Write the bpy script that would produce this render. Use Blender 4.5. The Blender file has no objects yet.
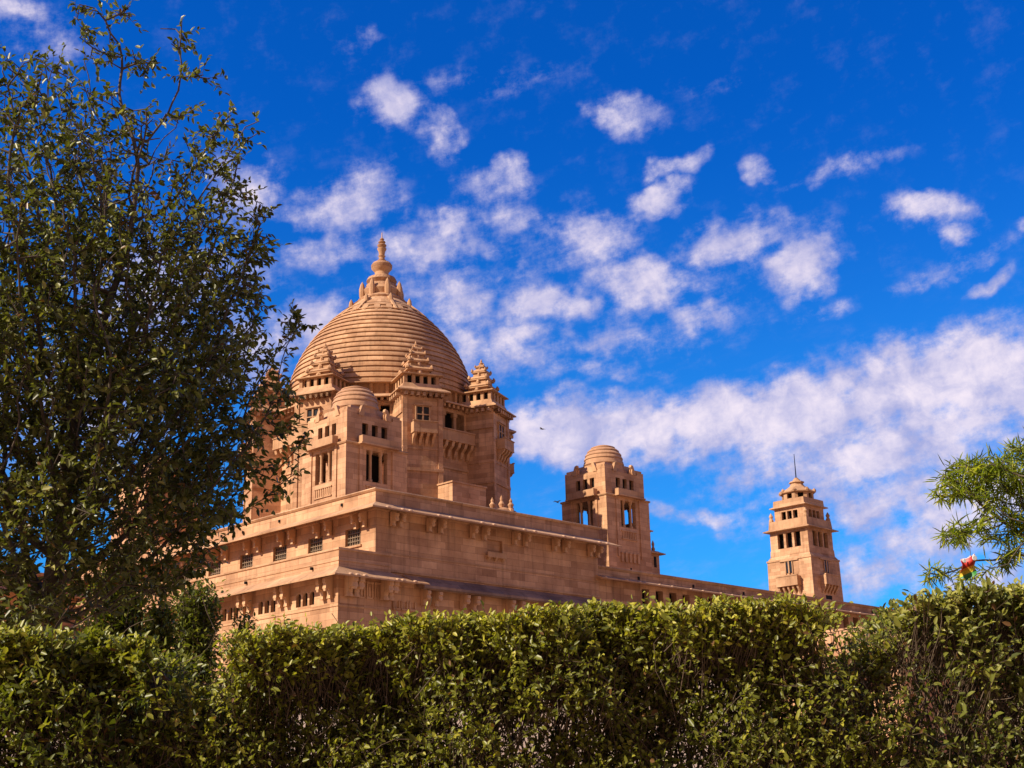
import bpy, math, random
import numpy as np
from mathutils import Vector, Matrix
random.seed(7); RNG = np.random.default_rng(11)
R = math.radians
S = bpy.context.scene
COL = S.collection

# ------------------------------------------------------------------ camera
F_PX, PITCH, ROLL = 1351.0, R(16.95), R(-1.34)
EYE = np.array([0, 0, 1.6])
_fw = np.array([0, math.cos(PITCH), math.sin(PITCH)]); _r = np.array([1., 0, 0]); _u = np.array([0, -math.sin(PITCH), math.cos(PITCH)])
_r, _u = math.cos(ROLL)*_r+math.sin(ROLL)*_u, -math.sin(ROLL)*_r+math.cos(ROLL)*_u
cd = bpy.data.cameras.new('camera'); cam = bpy.data.objects.new('camera', cd); COL.objects.link(cam)
M = Matrix.Identity(4)
for i in range(3):
    M[i][0] = _r[i]; M[i][1] = _u[i]; M[i][2] = -_fw[i]; M[i][3] = EYE[i]
cam.matrix_world = M
cd.sensor_width = 36; cd.lens = F_PX/1024*36; cd.clip_start = 0.1; cd.clip_end = 6000
S.camera = cam
def site(x, y, dist):
    """point seen in direction (x, y) at a surveyed horizontal distance in metres"""
    d = _fw+_r*(x-512)/F_PX-_u*(y-384)/F_PX
    d = d/math.hypot(d[0], d[1])
    return EYE+d*dist
def azel(x, y):
    d = _fw+_r*(x-512)/F_PX-_u*(y-384)/F_PX
    d = d/np.linalg.norm(d)
    return math.degrees(math.atan2(d[0], d[1])), math.degrees(math.asin(d[2]))

# ------------------------------------------------------------------ light and sky
SUN_AZ, SUN_EL = -117.0, 36.0          # clockwise from +Y
sl = bpy.data.lights.new('sun', 'SUN'); so = bpy.data.objects.new('sun', sl); COL.objects.link(so)
sl.energy = 5.0; sl.angle = R(0.5); sl.color = (1.0, 0.875, 0.685)
sd = Vector((math.sin(R(SUN_AZ))*math.cos(R(SUN_EL)), math.cos(R(SUN_AZ))*math.cos(R(SUN_EL)), math.sin(R(SUN_EL))))
so.rotation_euler = sd.to_track_quat('Z', 'Y').to_euler()
vs = S.view_settings
vs.view_transform = 'Standard'; vs.look = 'None'; vs.gamma = 1; vs.use_curve_mapping = False; vs.exposure = 0.5

W = bpy.data.worlds.new('World'); S.world = W; W.use_nodes = True
def build_sky():
    nt = W.node_tree; N = nt.nodes; L = nt.links; N.clear()
    def n(t, **k):
        o = N.new(t)
        for a, b in k.items(): setattr(o, a, b)
        return o
    def math_(op, a, b=None, c=None, clamp=False):
        o = n('ShaderNodeMath', operation=op, use_clamp=clamp)
        for i, v in enumerate((a, b, c)):
            if v is None: continue
            if isinstance(v, (int, float)): o.inputs[i].default_value = v
            else: L.new(v, o.inputs[i])
        return o.outputs[0]
    def smooth(v, a, b, lo=0., hi=1.):
        o = n('ShaderNodeMapRange', interpolation_type='SMOOTHSTEP'); L.new(v, o.inputs[0])
        for i, q in enumerate((a, b, lo, hi)): o.inputs[i+1].default_value = q
        return o.outputs[0]
    def mix(fac, a, b):
        o = n('ShaderNodeMix', data_type='RGBA', clamp_factor=True)
        for i, v in ((0, fac), (6, a), (7, b)):
            if isinstance(v, float): o.inputs[i].default_value = v
            elif isinstance(v, tuple): o.inputs[i].default_value = (*v, 1)
            else: L.new(v, o.inputs[i])
        return o.outputs[2]
    out = n('ShaderNodeOutputWorld'); bg = n('ShaderNodeBackground'); L.new(bg.outputs[0], out.inputs[0])
    bg.inputs[1].default_value = 0.1
    sky = n('ShaderNodeTexSky', sky_type='NISHITA', sun_disc=False)
    sky.sun_elevation = R(SUN_EL); sky.sun_rotation = R(SUN_AZ); sky.air_density = 1.0; sky.dust_density = 0.6; sky.ozone_density = 2.0
    tc = n('ShaderNodeTexCoord'); sep = n('ShaderNodeSeparateXYZ'); L.new(tc.outputs['Generated'], sep.inputs[0])
    X, Y, Z = sep.outputs
    az = math_('MULTIPLY', math_('ARCTAN2', X, Y), 57.29578); el = math_('MULTIPLY', math_('ARCSINE', Z), 57.29578)
    com = n('ShaderNodeCombineXYZ'); L.new(az, com.inputs[0]); L.new(el, com.inputs[1]); P = com.outputs[0]
    # deep polarised blue
    vm = n('ShaderNodeVectorMath', operation='MULTIPLY'); L.new(sky.outputs[0], vm.inputs[0]); vm.inputs[1].default_value = SKY_TINT
    pale = n('ShaderNodeVectorMath', operation='MULTIPLY'); L.new(sky.outputs[0], pale.inputs[0]); pale.inputs[1].default_value = (.10, .66, 1.30)
    blue = mix(smooth(el, 30., 8.), vm.outputs[0], pale.outputs[0])
    def noise(vec, scale, detail, rough=.55, out=0, lac=2.0):
        o = n('ShaderNodeTexNoise'); o.inputs['Scale'].default_value = scale; o.inputs['Detail'].default_value = detail
        o.inputs['Roughness'].default_value = rough; o.inputs['Lacunarity'].default_value = lac
        L.new(vec, o.inputs['Vector']); return o.outputs[out]
    # domain warp
    wv = noise(P, .32, 3, .6, 1)
    w1 = n('ShaderNodeVectorMath', operation='SUBTRACT'); L.new(wv, w1.inputs[0]); w1.inputs[1].default_value = (.5, .5, .5)
    w2 = n('ShaderNodeVectorMath', operation='SCALE'); L.new(w1.outputs[0], w2.inputs[0]); w2.inputs['Scale'].default_value = 2.6
    w3 = n('ShaderNodeVectorMath', operation='ADD'); L.new(P, w3.inputs[0]); L.new(w2.outputs[0], w3.inputs[1]); PW = w3.outputs[0]
    acc = None
    for (x, y, rx, ry, rot, st) in CLOUDS:
        a, e = azel(x, y); a1, e1 = azel(x+10, y)
        k = math.hypot(a1-a, e1-e)/10
        mp = n('ShaderNodeMapping', vector_type='TEXTURE'); L.new(PW, mp.inputs[0])
        mp.inputs[1].default_value = (a, e, 0); mp.inputs[2].default_value = (0, 0, R(rot)); mp.inputs[3].default_value = (rx*k*1.35, ry*k*1.35, 1)
        ln = n('ShaderNodeVectorMath', operation='LENGTH'); L.new(mp.outputs[0], ln.inputs[0])
        v = smooth(ln.outputs['Value'], 0.15, 1.15, st, 0.)
        acc = v if acc is None else math_('SMOOTH_MAX', acc, v, .12)
    f1 = noise(P, .66, 10, .66)
    mpw = n('ShaderNodeMapping', vector_type='TEXTURE'); L.new(P, mpw.inputs[0]); mpw.inputs[2].default_value = (0, 0, R(14)); mpw.inputs[3].default_value = (2.2, .8, 1)
    f2 = noise(mpw.outputs[0], .9, 8, .66)
    fb = math_('ADD', math_('MULTIPLY', f1, .62), math_('MULTIPLY', f2, .38))
    gate = smooth(acc, 0.03, .28)
    dens = math_('ADD', math_('MULTIPLY', acc, .86), math_('MULTIPLY', math_('SUBTRACT', fb, .5), 1.85))
    alpha = math_('MULTIPLY', smooth(dens, .07, .70), gate)
    # thin cirrus veil low in the sky
    fade = smooth(el, 22., 11.)
    veil = math_('MULTIPLY', smooth(f2, .45, .75), math_('MULTIPLY', fade, .16))
    alpha = math_('MAXIMUM', alpha, veil)
    alpha = math_('MULTIPLY', alpha, .93)
    # cloud body: sunlit tops, lavender undersides
    lit = smooth(math_('ADD', math_('MULTIPLY', dens, .7), math_('MULTIPLY', math_('SUBTRACT', noise(PW, .5, 5, .6), .5), 1.6)), .05, 1.0)
    ccol = mix(lit, CLOUD_DARK, CLOUD_LIT)
    s10 = n('ShaderNodeVectorMath', operation='SCALE'); L.new(ccol, s10.inputs[0]); s10.inputs['Scale'].default_value = 10.
    skyc = mix(alpha, blue, s10.outputs[0])
    # warm ambient fill added in the unseen sky behind the viewer and along the horizon
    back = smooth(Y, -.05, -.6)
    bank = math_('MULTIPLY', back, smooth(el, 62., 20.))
    skyc = mix(math_('MULTIPLY', bank, .9), skyc, BACK_FILL)
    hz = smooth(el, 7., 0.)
    skyc = mix(hz, skyc, BACK_FILL)
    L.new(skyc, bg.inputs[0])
SKY_TINT = (0.010, 0.435, 1.27)
CLOUD_LIT = (.72, .63, .68); CLOUD_DARK = (.30, .31, .52)
BACK_FILL = (3.3, 1.95, 1.2)  # warm fill colour, added to the unseen sky to redden the shaded walls
CLOUDS = [  # x, y, rx, ry, tilt, strength
 (392,109,36,24,-10,.75),(438,132,24,26,0,.6),(625,116,40,18,-8,.62),(676,162,34,14,14,.66),(655,201,36,18,14,.85),(757,168,20,15,0,.6),
 (735,238,62,28,6,.72),(797,275,38,30,0,.9),(640,283,54,26,-8,.9),(690,305,50,18,-20,.55),(545,308,56,20,0,.8),(497,182,44,22,0,.6),
 (520,215,30,16,0,.5),(430,248,62,34,15,.82),(352,200,64,30,15,.66),(285,208,36,20,0,.5),(592,238,46,28,0,.66),(935,210,48,20,-18,.68),
 (952,236,20,16,0,.6),(950,268,90,14,14,.36),(992,284,32,11,10,.6),(330,255,46,24,0,.5),(455,300,60,40,0,.56),(500,345,80,36,0,.6),
 (600,345,70,18,0,.45),(590,375,60,14,0,.34),(310,328,46,30,10,.85),(250,190,40,40,0,.55),(490,82,110,16,4,.27),(365,45,40,20,0,.22),
 (850,168,80,12,6,.3),(720,85,70,14,0,.16),(14,14,40,16,0,.7),(50,45,50,30,0,.4),(160,300,120,60,10,.6),(60,420,140,80,0,.5),
 (555,432,66,36,4,.95),(640,430,84,38,4,.95),(725,420,84,38,6,.95),(805,408,90,44,8,.95),(885,392,90,50,12,.95),(965,372,80,50,14,.95),
 (1040,380,70,60,0,.95),(870,455,110,36,8,.8),(960,455,70,34,10,.7),(740,462,60,16,8,.6),(890,505,90,30,14,.72),(970,520,80,36,14,.72),
 (700,512,66,13,-8,.5),(745,530,40,12,0,.4),(880,570,110,34,10,.5),(990,575,80,40,0,.6),(650,370,60,10,0,.3),(240,360,60,40,0,.6),
 (480,270,190,80,8,.26),(640,320,150,60,5,.26),(790,260,120,60,8,.2),(900,560,130,40,8,.6),(960,425,100,70,10,.8),(800,455,120,36,6,.7),(950,500,90,60,10,.75),(985,600,80,50,0,.5),(930,540,90,40,10,.62),(1000,500,60,40,10,.7),(820,500,60,20,8,.5),(565,262,34,16,0,.4),(825,318,40,12,10,.28),(480,250,30,16,0,.45),(1030,220,16,10,0,.4)]
build_sky()

# ------------------------------------------------------------------ materials
def newmat(name):
    m = bpy.data.materials.new(name); m.use_nodes = True
    nt = m.node_tree; b = nt.nodes['Principled BSDF']
    return m, nt, b
def stone(name, c1, c2, mortar, bw=2.3, rh=.62, ms=.018, stain=.5, bump=.25, rough=.85, polar=0., z0=40.6):
    m, nt, b = newmat(name); N = nt.nodes; L = nt.links
    tc = N.new('ShaderNodeTexCoord'); cr = N.new('ShaderNodeVectorMath'); cr.operation = 'CROSS_PRODUCT'
    cr.inputs[0].default_value = (0, 0, 1); L.new(tc.outputs['Normal'], cr.inputs[1])
    nr = N.new('ShaderNodeVectorMath'); nr.operation = 'NORMALIZE'; L.new(cr.outputs[0], nr.inputs[0])
    dt = N.new('ShaderNodeVectorMath'); dt.operation = 'DOT_PRODUCT'; L.new(nr.outputs[0], dt.inputs[0]); L.new(tc.outputs['Object'], dt.inputs[1])
    sp = N.new('ShaderNodeSeparateXYZ'); L.new(tc.outputs['Object'], sp.inputs[0])
    cb = N.new('ShaderNodeCombineXYZ')
    if polar:
        a2 = N.new('ShaderNodeMath'); a2.operation = 'ARCTAN2'; L.new(sp.outputs[1], a2.inputs[0]); L.new(sp.outputs[0], a2.inputs[1])
        ml = N.new('ShaderNodeMath'); ml.operation = 'MULTIPLY'; L.new(a2.outputs[0], ml.inputs[0]); ml.inputs[1].default_value = polar
        zz = N.new('ShaderNodeMath'); zz.operation = 'SUBTRACT'; L.new(sp.outputs[2], zz.inputs[0]); zz.inputs[1].default_value = z0
        L.new(ml.outputs[0], cb.inputs[0]); L.new(zz.outputs[0], cb.inputs[1])
    else:
        L.new(dt.outputs['Value'], cb.inputs[0]); L.new(sp.outputs[2], cb.inputs[1])
    br = N.new('ShaderNodeTexBrick'); L.new(cb.outputs[0], br.inputs['Vector'])
    br.inputs['Color1'].default_value = (*c1, 1); br.inputs['Color2'].default_value = (*c2, 1); br.inputs['Mortar'].default_value = (*mortar, 1)
    br.inputs['Scale'].default_value = 1; br.inputs['Mortar Size'].default_value = ms; br.inputs['Brick Width'].default_value = bw; br.inputs['Row Height'].default_value = rh
    br.inputs['Mortar Smooth'].default_value = .3; br.offset = .43; br.squash = .7; br.squash_frequency = 3
    n1 = N.new('ShaderNodeTexNoise'); n1.inputs['Scale'].default_value = .35; n1.inputs['Detail'].default_value = 7; n1.inputs['Roughness'].default_value = .65
    L.new(tc.outputs['Object'], n1.inputs['Vector'])
    ra = N.new('ShaderNodeValToRGB'); ra.color_ramp.elements[0].position = .3; ra.color_ramp.elements[1].position = .68
    ra.color_ramp.elements[0].color = (1-stain*.6, 1-stain*.72, 1-stain*.75, 1); ra.color_ramp.elements[1].color = (1.06, 1.04, 1.02, 1)
    L.new(n1.outputs[0], ra.inputs[0])
    mx = N.new('ShaderNodeMix'); mx.data_type = 'RGBA'; mx.blend_type = 'MULTIPLY'; mx.inputs[0].default_value = 1
    L.new(br.outputs[0], mx.inputs[6]); L.new(ra.outputs[0], mx.inputs[7])
    # vertical rain streaks
    mp = N.new('ShaderNodeMapping'); mp.inputs[3].default_value = (2.2, 2.2, .16); L.new(tc.outputs['Object'], mp.inputs[0])
    n2 = N.new('ShaderNodeTexNoise'); n2.inputs['Scale'].default_value = 1; n2.inputs['Detail'].default_value = 6; n2.inputs['Roughness'].default_value = .6; L.new(mp.outputs[0], n2.inputs['Vector'])
    r2 = N.new('ShaderNodeMapRange'); r2.inputs[1].default_value = .52; r2.inputs[2].default_value = .8; r2.inputs[3].default_value = 1; r2.inputs[4].default_value = 1-stain*.7; L.new(n2.outputs[0], r2.inputs[0])
    m2 = N.new('ShaderNodeVectorMath'); m2.operation = 'SCALE'; L.new(mx.outputs[2], m2.inputs[0]); L.new(r2.outputs[0], m2.inputs['Scale'])
    L.new(m2.outputs[0], b.inputs['Base Color']); b.inputs['Roughness'].default_value = rough; b.inputs['Specular IOR Level'].default_value = .2
    n3 = N.new('ShaderNodeTexNoise'); n3.inputs['Scale'].default_value = 6; n3.inputs['Detail'].default_value = 5; L.new(tc.outputs['Object'], n3.inputs['Vector'])
    ad = N.new('ShaderNodeMath'); ad.operation = 'MULTIPLY_ADD'; L.new(br.outputs['Fac'], ad.inputs[0]); ad.inputs[1].default_value = -.6; L.new(n3.outputs[0], ad.inputs[2])
    bp = N.new('ShaderNodeBump'); bp.inputs['Strength'].default_value = bump; bp.inputs['Distance'].default_value = .06; L.new(ad.outputs[0], bp.inputs['Height']); L.new(bp.outputs[0], b.inputs['Normal'])
    return m
def plain(name, c, rough=.6, var=.25, scale=3., spec=.3, metal=0.):
    m, nt, b = newmat(name); N = nt.nodes; L = nt.links
    tc = N.new('ShaderNodeTexCoord'); n1 = N.new('ShaderNodeTexNoise'); n1.inputs['Scale'].default_value = scale; n1.inputs['Detail'].default_value = 6; L.new(tc.outputs['Object'], n1.inputs['Vector'])
    mr = N.new('ShaderNodeMapRange'); mr.inputs[1].default_value = .25; mr.inputs[2].default_value = .75; mr.inputs[3].default_value = 1-var; mr.inputs[4].default_value = 1+var; L.new(n1.outputs[0], mr.inputs[0])
    sc = N.new('ShaderNodeVectorMath'); sc.operation = 'SCALE'; sc.inputs[0].default_value = c; L.new(mr.outputs[0], sc.inputs['Scale']); L.new(sc.outputs[0], b.inputs['Base Color'])
    b.inputs['Roughness'].default_value = rough; b.inputs['Specular IOR Level'].default_value = spec; b.inputs['Metallic'].default_value = metal
    return m
def leafmat(name, c_dark, c_mid, c_light, trans=.35, rough=.45):
    m, nt, b = newmat(name); N = nt.nodes; L = nt.links
    at = N.new('ShaderNodeAttribute'); at.attribute_name = 'tone'
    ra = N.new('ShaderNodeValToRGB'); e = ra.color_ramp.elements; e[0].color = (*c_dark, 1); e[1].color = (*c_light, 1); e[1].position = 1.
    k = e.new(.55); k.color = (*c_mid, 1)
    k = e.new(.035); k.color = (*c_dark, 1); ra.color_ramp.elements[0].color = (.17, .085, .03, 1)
    L.new(at.outputs['Fac'], ra.inputs[0]); L.new(ra.outputs[0], b.inputs['Base Color'])
    b.inputs['Roughness'].default_value = rough; b.inputs['Specular IOR Level'].default_value = .32
    tr = N.new('ShaderNodeBsdfTranslucent'); mu = N.new('ShaderNodeVectorMath'); mu.operation = 'MULTIPLY'; L.new(ra.outputs[0], mu.inputs[0]); mu.inputs[1].default_value = (1.25, 1.35, .4); L.new(mu.outputs[0], tr.inputs[0])
    ms = N.new('ShaderNodeMixShader'); ms.inputs[0].default_value = trans; L.new(b.outputs[0], ms.inputs[1]); L.new(tr.outputs[0], ms.inputs[2])
    L.new(ms.outputs[0], N['Material Output'].inputs[0])
    return m
SAND = stone('sandstone_ashlar', (.71, .425, .24), (.46, .255, .136), (.37, .195, .105), rh=.56, ms=.014, stain=.66)
SANDT = stone('sandstone_fine_ashlar', (.70, .415, .236), (.47, .26, .138), (.40, .215, .115), bw=1.5, rh=.45, ms=.012, stain=.62)
CARV = stone('sandstone_carved', (.64, .39, .22), (.50, .29, .155), (.45, .25, .14), bw=3, rh=1.2, ms=.004, stain=.66)
DOMES = stone('sandstone_dome_courses', (.67, .41, .23), (.50, .285, .15), (.38, .205, .115), bw=1.5, rh=.5889, ms=.012, stain=.7, polar=9.)
SMALLD = stone('sandstone_small_dome', (.59, .335, .19), (.50, .285, .165), (.42, .24, .14), bw=.9, rh=.41, ms=.008, stain=.45, polar=2., z0=34.1)
GREYST = stone('weathered_grey_stone', (.38, .245, .17), (.28, .19, .145), (.2, .14, .11), bw=2.3, rh=.6, stain=.7)
PALE = plain('pale_stone_coping', (.58, .37, .24), .8)
DARK = plain('dark_fill', (.014, .010, .008), .9)  # near-black: interior shade put into the colour; drain spouts use it too
GLASS = plain('dark_window_glass', (.014, .015, .018), .25, spec=.3)
SHUT = plain('dusty_window', (.13, .085, .055), .6)
FRAME = plain('window_grille_paint', (.22, .145, .088), .7)
IRON = plain('iron_mast', (.03, .035, .05), .4, metal=.6)

# ------------------------------------------------------------------ mesh helpers
class MB:
    def __init__(s): s.v = []; s.f = []
    def add(s, vs, fs):
        o = len(s.v); s.v += [tuple(p) for p in vs]; s.f += [tuple(i+o for i in f) for f in fs]; return s
    def box(s, x0, x1, y0, y1, z0, z1, tx=0., ty=None):
        ty = tx if ty is None else ty
        return s.add([(x0, y0, z0), (x1, y0, z0), (x1, y1, z0), (x0, y1, z0), (x0+tx, y0+ty, z1), (x1-tx, y0+ty, z1), (x1-tx, y1-ty, z1), (x0+tx, y1-ty, z1)],
            [(3, 2, 1, 0), (4, 5, 6, 7), (0, 1, 5, 4), (1, 2, 6, 5), (2, 3, 7, 6), (3, 0, 4, 7)])
    def ring(s, x0, x1, y0, y1, prof, sides=(0, 1, 2, 3)):
        """sweep a closed (offset, z) profile round a rectangle"""
        n = len(prof); vs = []
        for (sx, sy, x, y) in ((-1, -1, x0, y0), (1, -1, x1, y0), (1, 1, x1, y1), (-1, 1, x0, y1)):
            vs += [(x+sx*d, y+sy*d, z) for d, z in prof]
        fs = []
        for c in sides:
            d = (c+1) % 4
            if (c-1) % 4 not in sides: fs.append(tuple(c*n+i for i in range(n)))
            if d not in sides: fs.append(tuple(d*n+i for i in reversed(range(n))))
            for i in range(n):
                j = (i+1) % n; d = (c+1) % 4
                fs.append((c*n+i, d*n+i, d*n+j, c*n+j))
        return s.add(vs, fs)
    def lathe(s, prof, n=32, cx=0, cy=0, ph=0.):
        vs = []; fs = []
        for r, z in prof:
            vs += [(cx+r*math.cos(ph+2*math.pi*k/n), cy+r*math.sin(ph+2*math.pi*k/n), z) for k in range(n)]
        for i in range(len(prof)-1):
            for k in range(n):
                fs.append((i*n+k, i*n+(k+1) % n, (i+1)*n+(k+1) % n, (i+1)*n+k))
        if prof[0][0] > 1e-4: fs.append(tuple(reversed(range(n))))
        if prof[-1][0] > 1e-4: fs.append(tuple((len(prof)-1)*n+k for k in range(n)))
        return s.add(vs, fs)
    def extr(s, poly, axis, a0, a1):
        """prism: poly of (p, z) swept along 'x' or 'y'"""
        n = len(poly)
        if axis == 'y': vs = [(p, a0, z) for p, z in poly]+[(p, a1, z) for p, z in poly]
        else: vs = [(a0, p, z) for p, z in poly]+[(a1, p, z) for p, z in poly]
        return s.add(vs, [tuple(range(n)), tuple(reversed(range(n, 2*n)))]+[((i+1) % n, i, n+i, n+(i+1) % n) for i in range(n)])
    def wall(s, p0, u, nrm, length, z0, z1, th, ops=()):
        """wall of real thickness with openings (u0, u1, zb, zt); nrm points outward"""
        def bx(a, b, za, zb):
            if b-a < 1e-4 or zb-za < 1e-4: return
            q = []
            for z in (za, zb):
                for (t, d) in ((a, 0), (b, 0), (b, -th), (a, -th)):
                    q.append((p0[0]+u[0]*t+nrm[0]*d, p0[1]+u[1]*t+nrm[1]*d, z))
            s.add(q, [(3, 2, 1, 0), (4, 5, 6, 7), (0, 1, 5, 4), (1, 2, 6, 5), (2, 3, 7, 6), (3, 0, 4, 7)])
        t = 0
        for (a, b, zb, zt) in sorted(ops):
            bx(t, a, z0, z1); bx(a, b, z0, zb); bx(a, b, zt, z1); t = b
        bx(t, length, z0, z1); return s
    def rot(s, ang, about=(0, 0)):
        c, q = math.cos(ang), math.sin(ang)
        s.v = [(about[0]+(x-about[0])*c-(y-about[1])*q, about[1]+(x-about[0])*q+(y-about[1])*c, z) for x, y, z in s.v]; return s
    def move(s, dx, dy, dz=0): s.v = [(x+dx, y+dy, z+dz) for x, y, z in s.v]; return s
    def join(s, o): return s.add(o.v, o.f)
    def mesh(s, name, mat, smooth=False):
        me = bpy.data.meshes.new(name); me.from_pydata(s.v, [], s.f); me.materials.append(mat)
        import bmesh
        bm = bmesh.new(); bm.from_mesh(me); bmesh.ops.recalc_face_normals(bm, faces=bm.faces); bm.to_mesh(me); bm.free()
        if smooth:
            me.polygons.foreach_set('use_smooth', [True]*len(me.polygons))
            me.set_sharp_from_angle(angle=R(38))
        return me
    def mark(s): s.marks = getattr(s, 'marks', [])+[(len(s.v), len(s.f))]; return s
    def build_each(s, name, mat, parent=None, smooth=False, **k):
        mk = sorted(set(getattr(s, 'marks', [])+[(0, 0)])); mk.append((len(s.v), len(s.f))); r = []
        for (v0, f0), (v1, f1) in zip(mk, mk[1:]):
            if f1 == f0: continue
            m = MB(); m.v = s.v[v0:v1]; m.f = [tuple(i-v0 for i in f) for f in s.f[f0:f1]]
            r.append(m.build(name, mat, parent, smooth, **k))
        return r
    def build(s, name, mat, parent=None, smooth=False, loc=None, rz=0.):
        o = bpy.data.objects.new(name, s.mesh(name, mat, smooth)); COL.objects.link(o)
        if parent is not None: o.parent = parent
        if loc is not None: o.location = loc
        o.rotation_euler.z = rz
        return o
def tag(o, label=None, cat=None, group=None, kind=None):
    for k, v in (('label', label), ('category', cat), ('group', group), ('kind', kind)):
        if v: o[k] = v
    return o
def thing(name, label, cat, loc=(0, 0, 0), rz=0., group=None):
    o = bpy.data.objects.new(name, None); COL.objects.link(o); o.location = loc; o.rotation_euler.z = rz; o.empty_display_size = .3
    return tag(o, label, cat, group)
def dup(o, parent=None, loc=None, rz=None):
    c = o.copy(); COL.objects.link(c)
    if parent is not None: c.parent = parent
    if loc is not None: c.location = loc
    if rz is not None: c.rotation_euler.z = rz
    for ch in list(o.children): dup(ch, c)
    return c

# ------------------------------------------------------------------ ground
def build_ground():
    xs = np.concatenate([-np.geomspace(3000, 12, 40), np.linspace(-10, 10, 21), np.geomspace(12, 3000, 40)])
    ys = np.concatenate([[-3000, -800, -200, -60, -20], np.linspace(-8, 60, 50), np.geomspace(62, 3000, 50)])
    vs = []; nx = len(xs)
    for y in ys:
        for x in xs:
            t = min(max((y-14)/55, 0), 1); z = 7*t*t*(3-2*t)*(1 if abs(x) < 250 else math.exp(-(abs(x)-250)/300))
            if y > 400: z *= math.exp(-(y-400)/300)
            vs.append((x, y, z))
    fs = [(j*nx+i, j*nx+i+1, (j+1)*nx+i+1, (j+1)*nx+i) for j in range(len(ys)-1) for i in range(nx-1)]
    m, nt, b = newmat('dry_sandy_ground'); N = nt.nodes; L = nt.links
    tc = N.new('ShaderNodeTexCoord'); n1 = N.new('ShaderNodeTexNoise'); n1.inputs['Scale'].default_value = .4; n1.inputs['Detail'].default_value = 9; L.new(tc.outputs['Object'], n1.inputs['Vector'])
    ra = N.new('ShaderNodeValToRGB'); ra.color_ramp.elements[0].color = (.30, .19, .115, 1); ra.color_ramp.elements[1].color = (.46, .32, .21, 1); ra.color_ramp.elements[0].position = .35; ra.color_ramp.elements[1].position = .65
    L.new(n1.outputs[0], ra.inputs[0]); L.new(ra.outputs[0], b.inputs['Base Color']); b.inputs['Roughness'].default_value = .95
    o = MB().add(vs, fs).build('ground', m, smooth=True); tag(o, kind='structure')
build_ground()

# ------------------------------------------------------------------ palace (own axes: x along the right-hand facade, y along the left-hand one)
YAW = R(44.78)
C1 = site(375.3, 486.9, 100)
PAL_LOC = (C1[0], C1[1], 0); PAL_RZ = math.pi/2-YAW
palace = thing('palace', 'huge sandstone palace with a great ribbed central dome ringed by turrets', 'palace', PAL_LOC, PAL_RZ)
def pal_dist(a, b):
    v = Vector((a, b, 0)); v.rotate(Matrix.Rotation(PAL_RZ, 3, 'Z')); v += Vector(PAL_LOC); return math.hypot(v.x, v.y)

def bracket_mesh():
    p = [(0, .02), (-.8, -.2), (-.8, -.42), (-.62, -.5), (-.55, -.68), (-.36, -.76), (-.32, -.92), (-.16, -1.0), (0, -1.15)]
    m = MB().extr(p, 'y', -.15, .15)
    m.box(-.76, -.5, -.19, .19, -.7, -.42, .05); m.box(-.36, -.04, -.19, .19, -1.16, -.92, .05)
    m.box(-.72, -.56, -.1, .1, -.82, -.7, -.03)
    return m.mesh('bracket', CARV)
BR = bracket_mesh()
def put_bracket(loc, face, s=1.):
    o = bpy.data.objects.new('bracket', BR); COL.objects.link(o); o.parent = palace; o.location = loc; o.rotation_euler.z = 0 if face == 'l' else math.pi/2
    o.scale = s if isinstance(s, tuple) else (s, s, s)

def chhajja(z_edge, out, z_wall, th=.10, inner=0.):
    return [(inner, z_wall), (out, z_edge), (out, z_edge-th), (inner, z_wall-th*2)]

# --- main block
MX0, MX1, MY0, MY1 = .3, 25.3, .3, 52.
win_b = [3.02, 7.73, 12.47, 17.2, 21.95, 26.7, 31.45, 36.2]
lw_ops = [(b-.93-MY0, b+.93-MY0, 20.05, 21.4) for b in win_b]
mb = MB()
mb.wall((MX0, MY0), (0, 1), (-1, 0), MY1-MY0, 0, 22.85, .6, lw_ops)
mb.wall((MX0+.6, MY0), (1, 0), (0, -1), MX1-MX0-.6, 0, 22.85, .6, [(11.0, 12.7, 20.2, 21.5)])
mb.box(MX1-.6, MX1, MY0+.6, MY1, 0, 22.85)
mb.box(26, 36, 14.5, MY1, 0, 22.9)
main = mb.build('main_block', SAND, palace)
rb = MB().box(MX0+.05, MX1-.05, MY0+.05, MY1, 22.9, 23.1).box(MX1-.05, 35.9, 14.6, MY1, 22.9, 23.08).build('roof_terrace', PALE, palace)
pb = MB().ring(MX0, MX1, MY0, MY1, [(-.45, 22.8), (-.45, 23.84), (.14, 23.84), (.14, 22.8)])
pb.build('parapet', SAND, palace)
MB().ring(MX0, MX1, MY0, MY1, [(-.5, 23.84), (-.5, 24.07), (.26, 24.07), (.32, 23.98), (.2, 23.84)]).build('coping', CARV, palace)
MB().ring(MX0, MX1, MY0, MY1, [(.01, 23.0), (.145, 23.0), (1.55, 22.34), (1.55, 22.22), (.1, 22.62), (.01, 22.62)], (3, 0)).build('eave', CARV, palace)
MB().ring(MX0, MX1, MY0, MY1, [(.0, 22.61), (.12, 22.61), (.12, 22.5), (.0, 22.4)]).build('cornice', CARV, palace)
MB().ring(MX0, MX1, MY0, MY1, [(-.2, 19.2), (-.2, 19.35), (.05, 19.32), (.05, 19.2)]).build('string_course', CARV, palace)
for b in (1.3, 2.3, 5.6, 7.1, 10.35, 11.85, 15.1, 16.6, 19.85, 21.35, 24.6, 26.1, 29.35, 30.85, 34.1, 35.6): put_bracket((MX0-.1, b, 22.42), 'l', (.85, .8, 1.05))
for a in (1.75, 2.45, 5.4, 6.6, 10., 11.3, 14.75, 16., 19.5, 20.8, 24.0, 25.0): put_bracket((a, MY0-.12, 22.4), 'r', .95)
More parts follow.
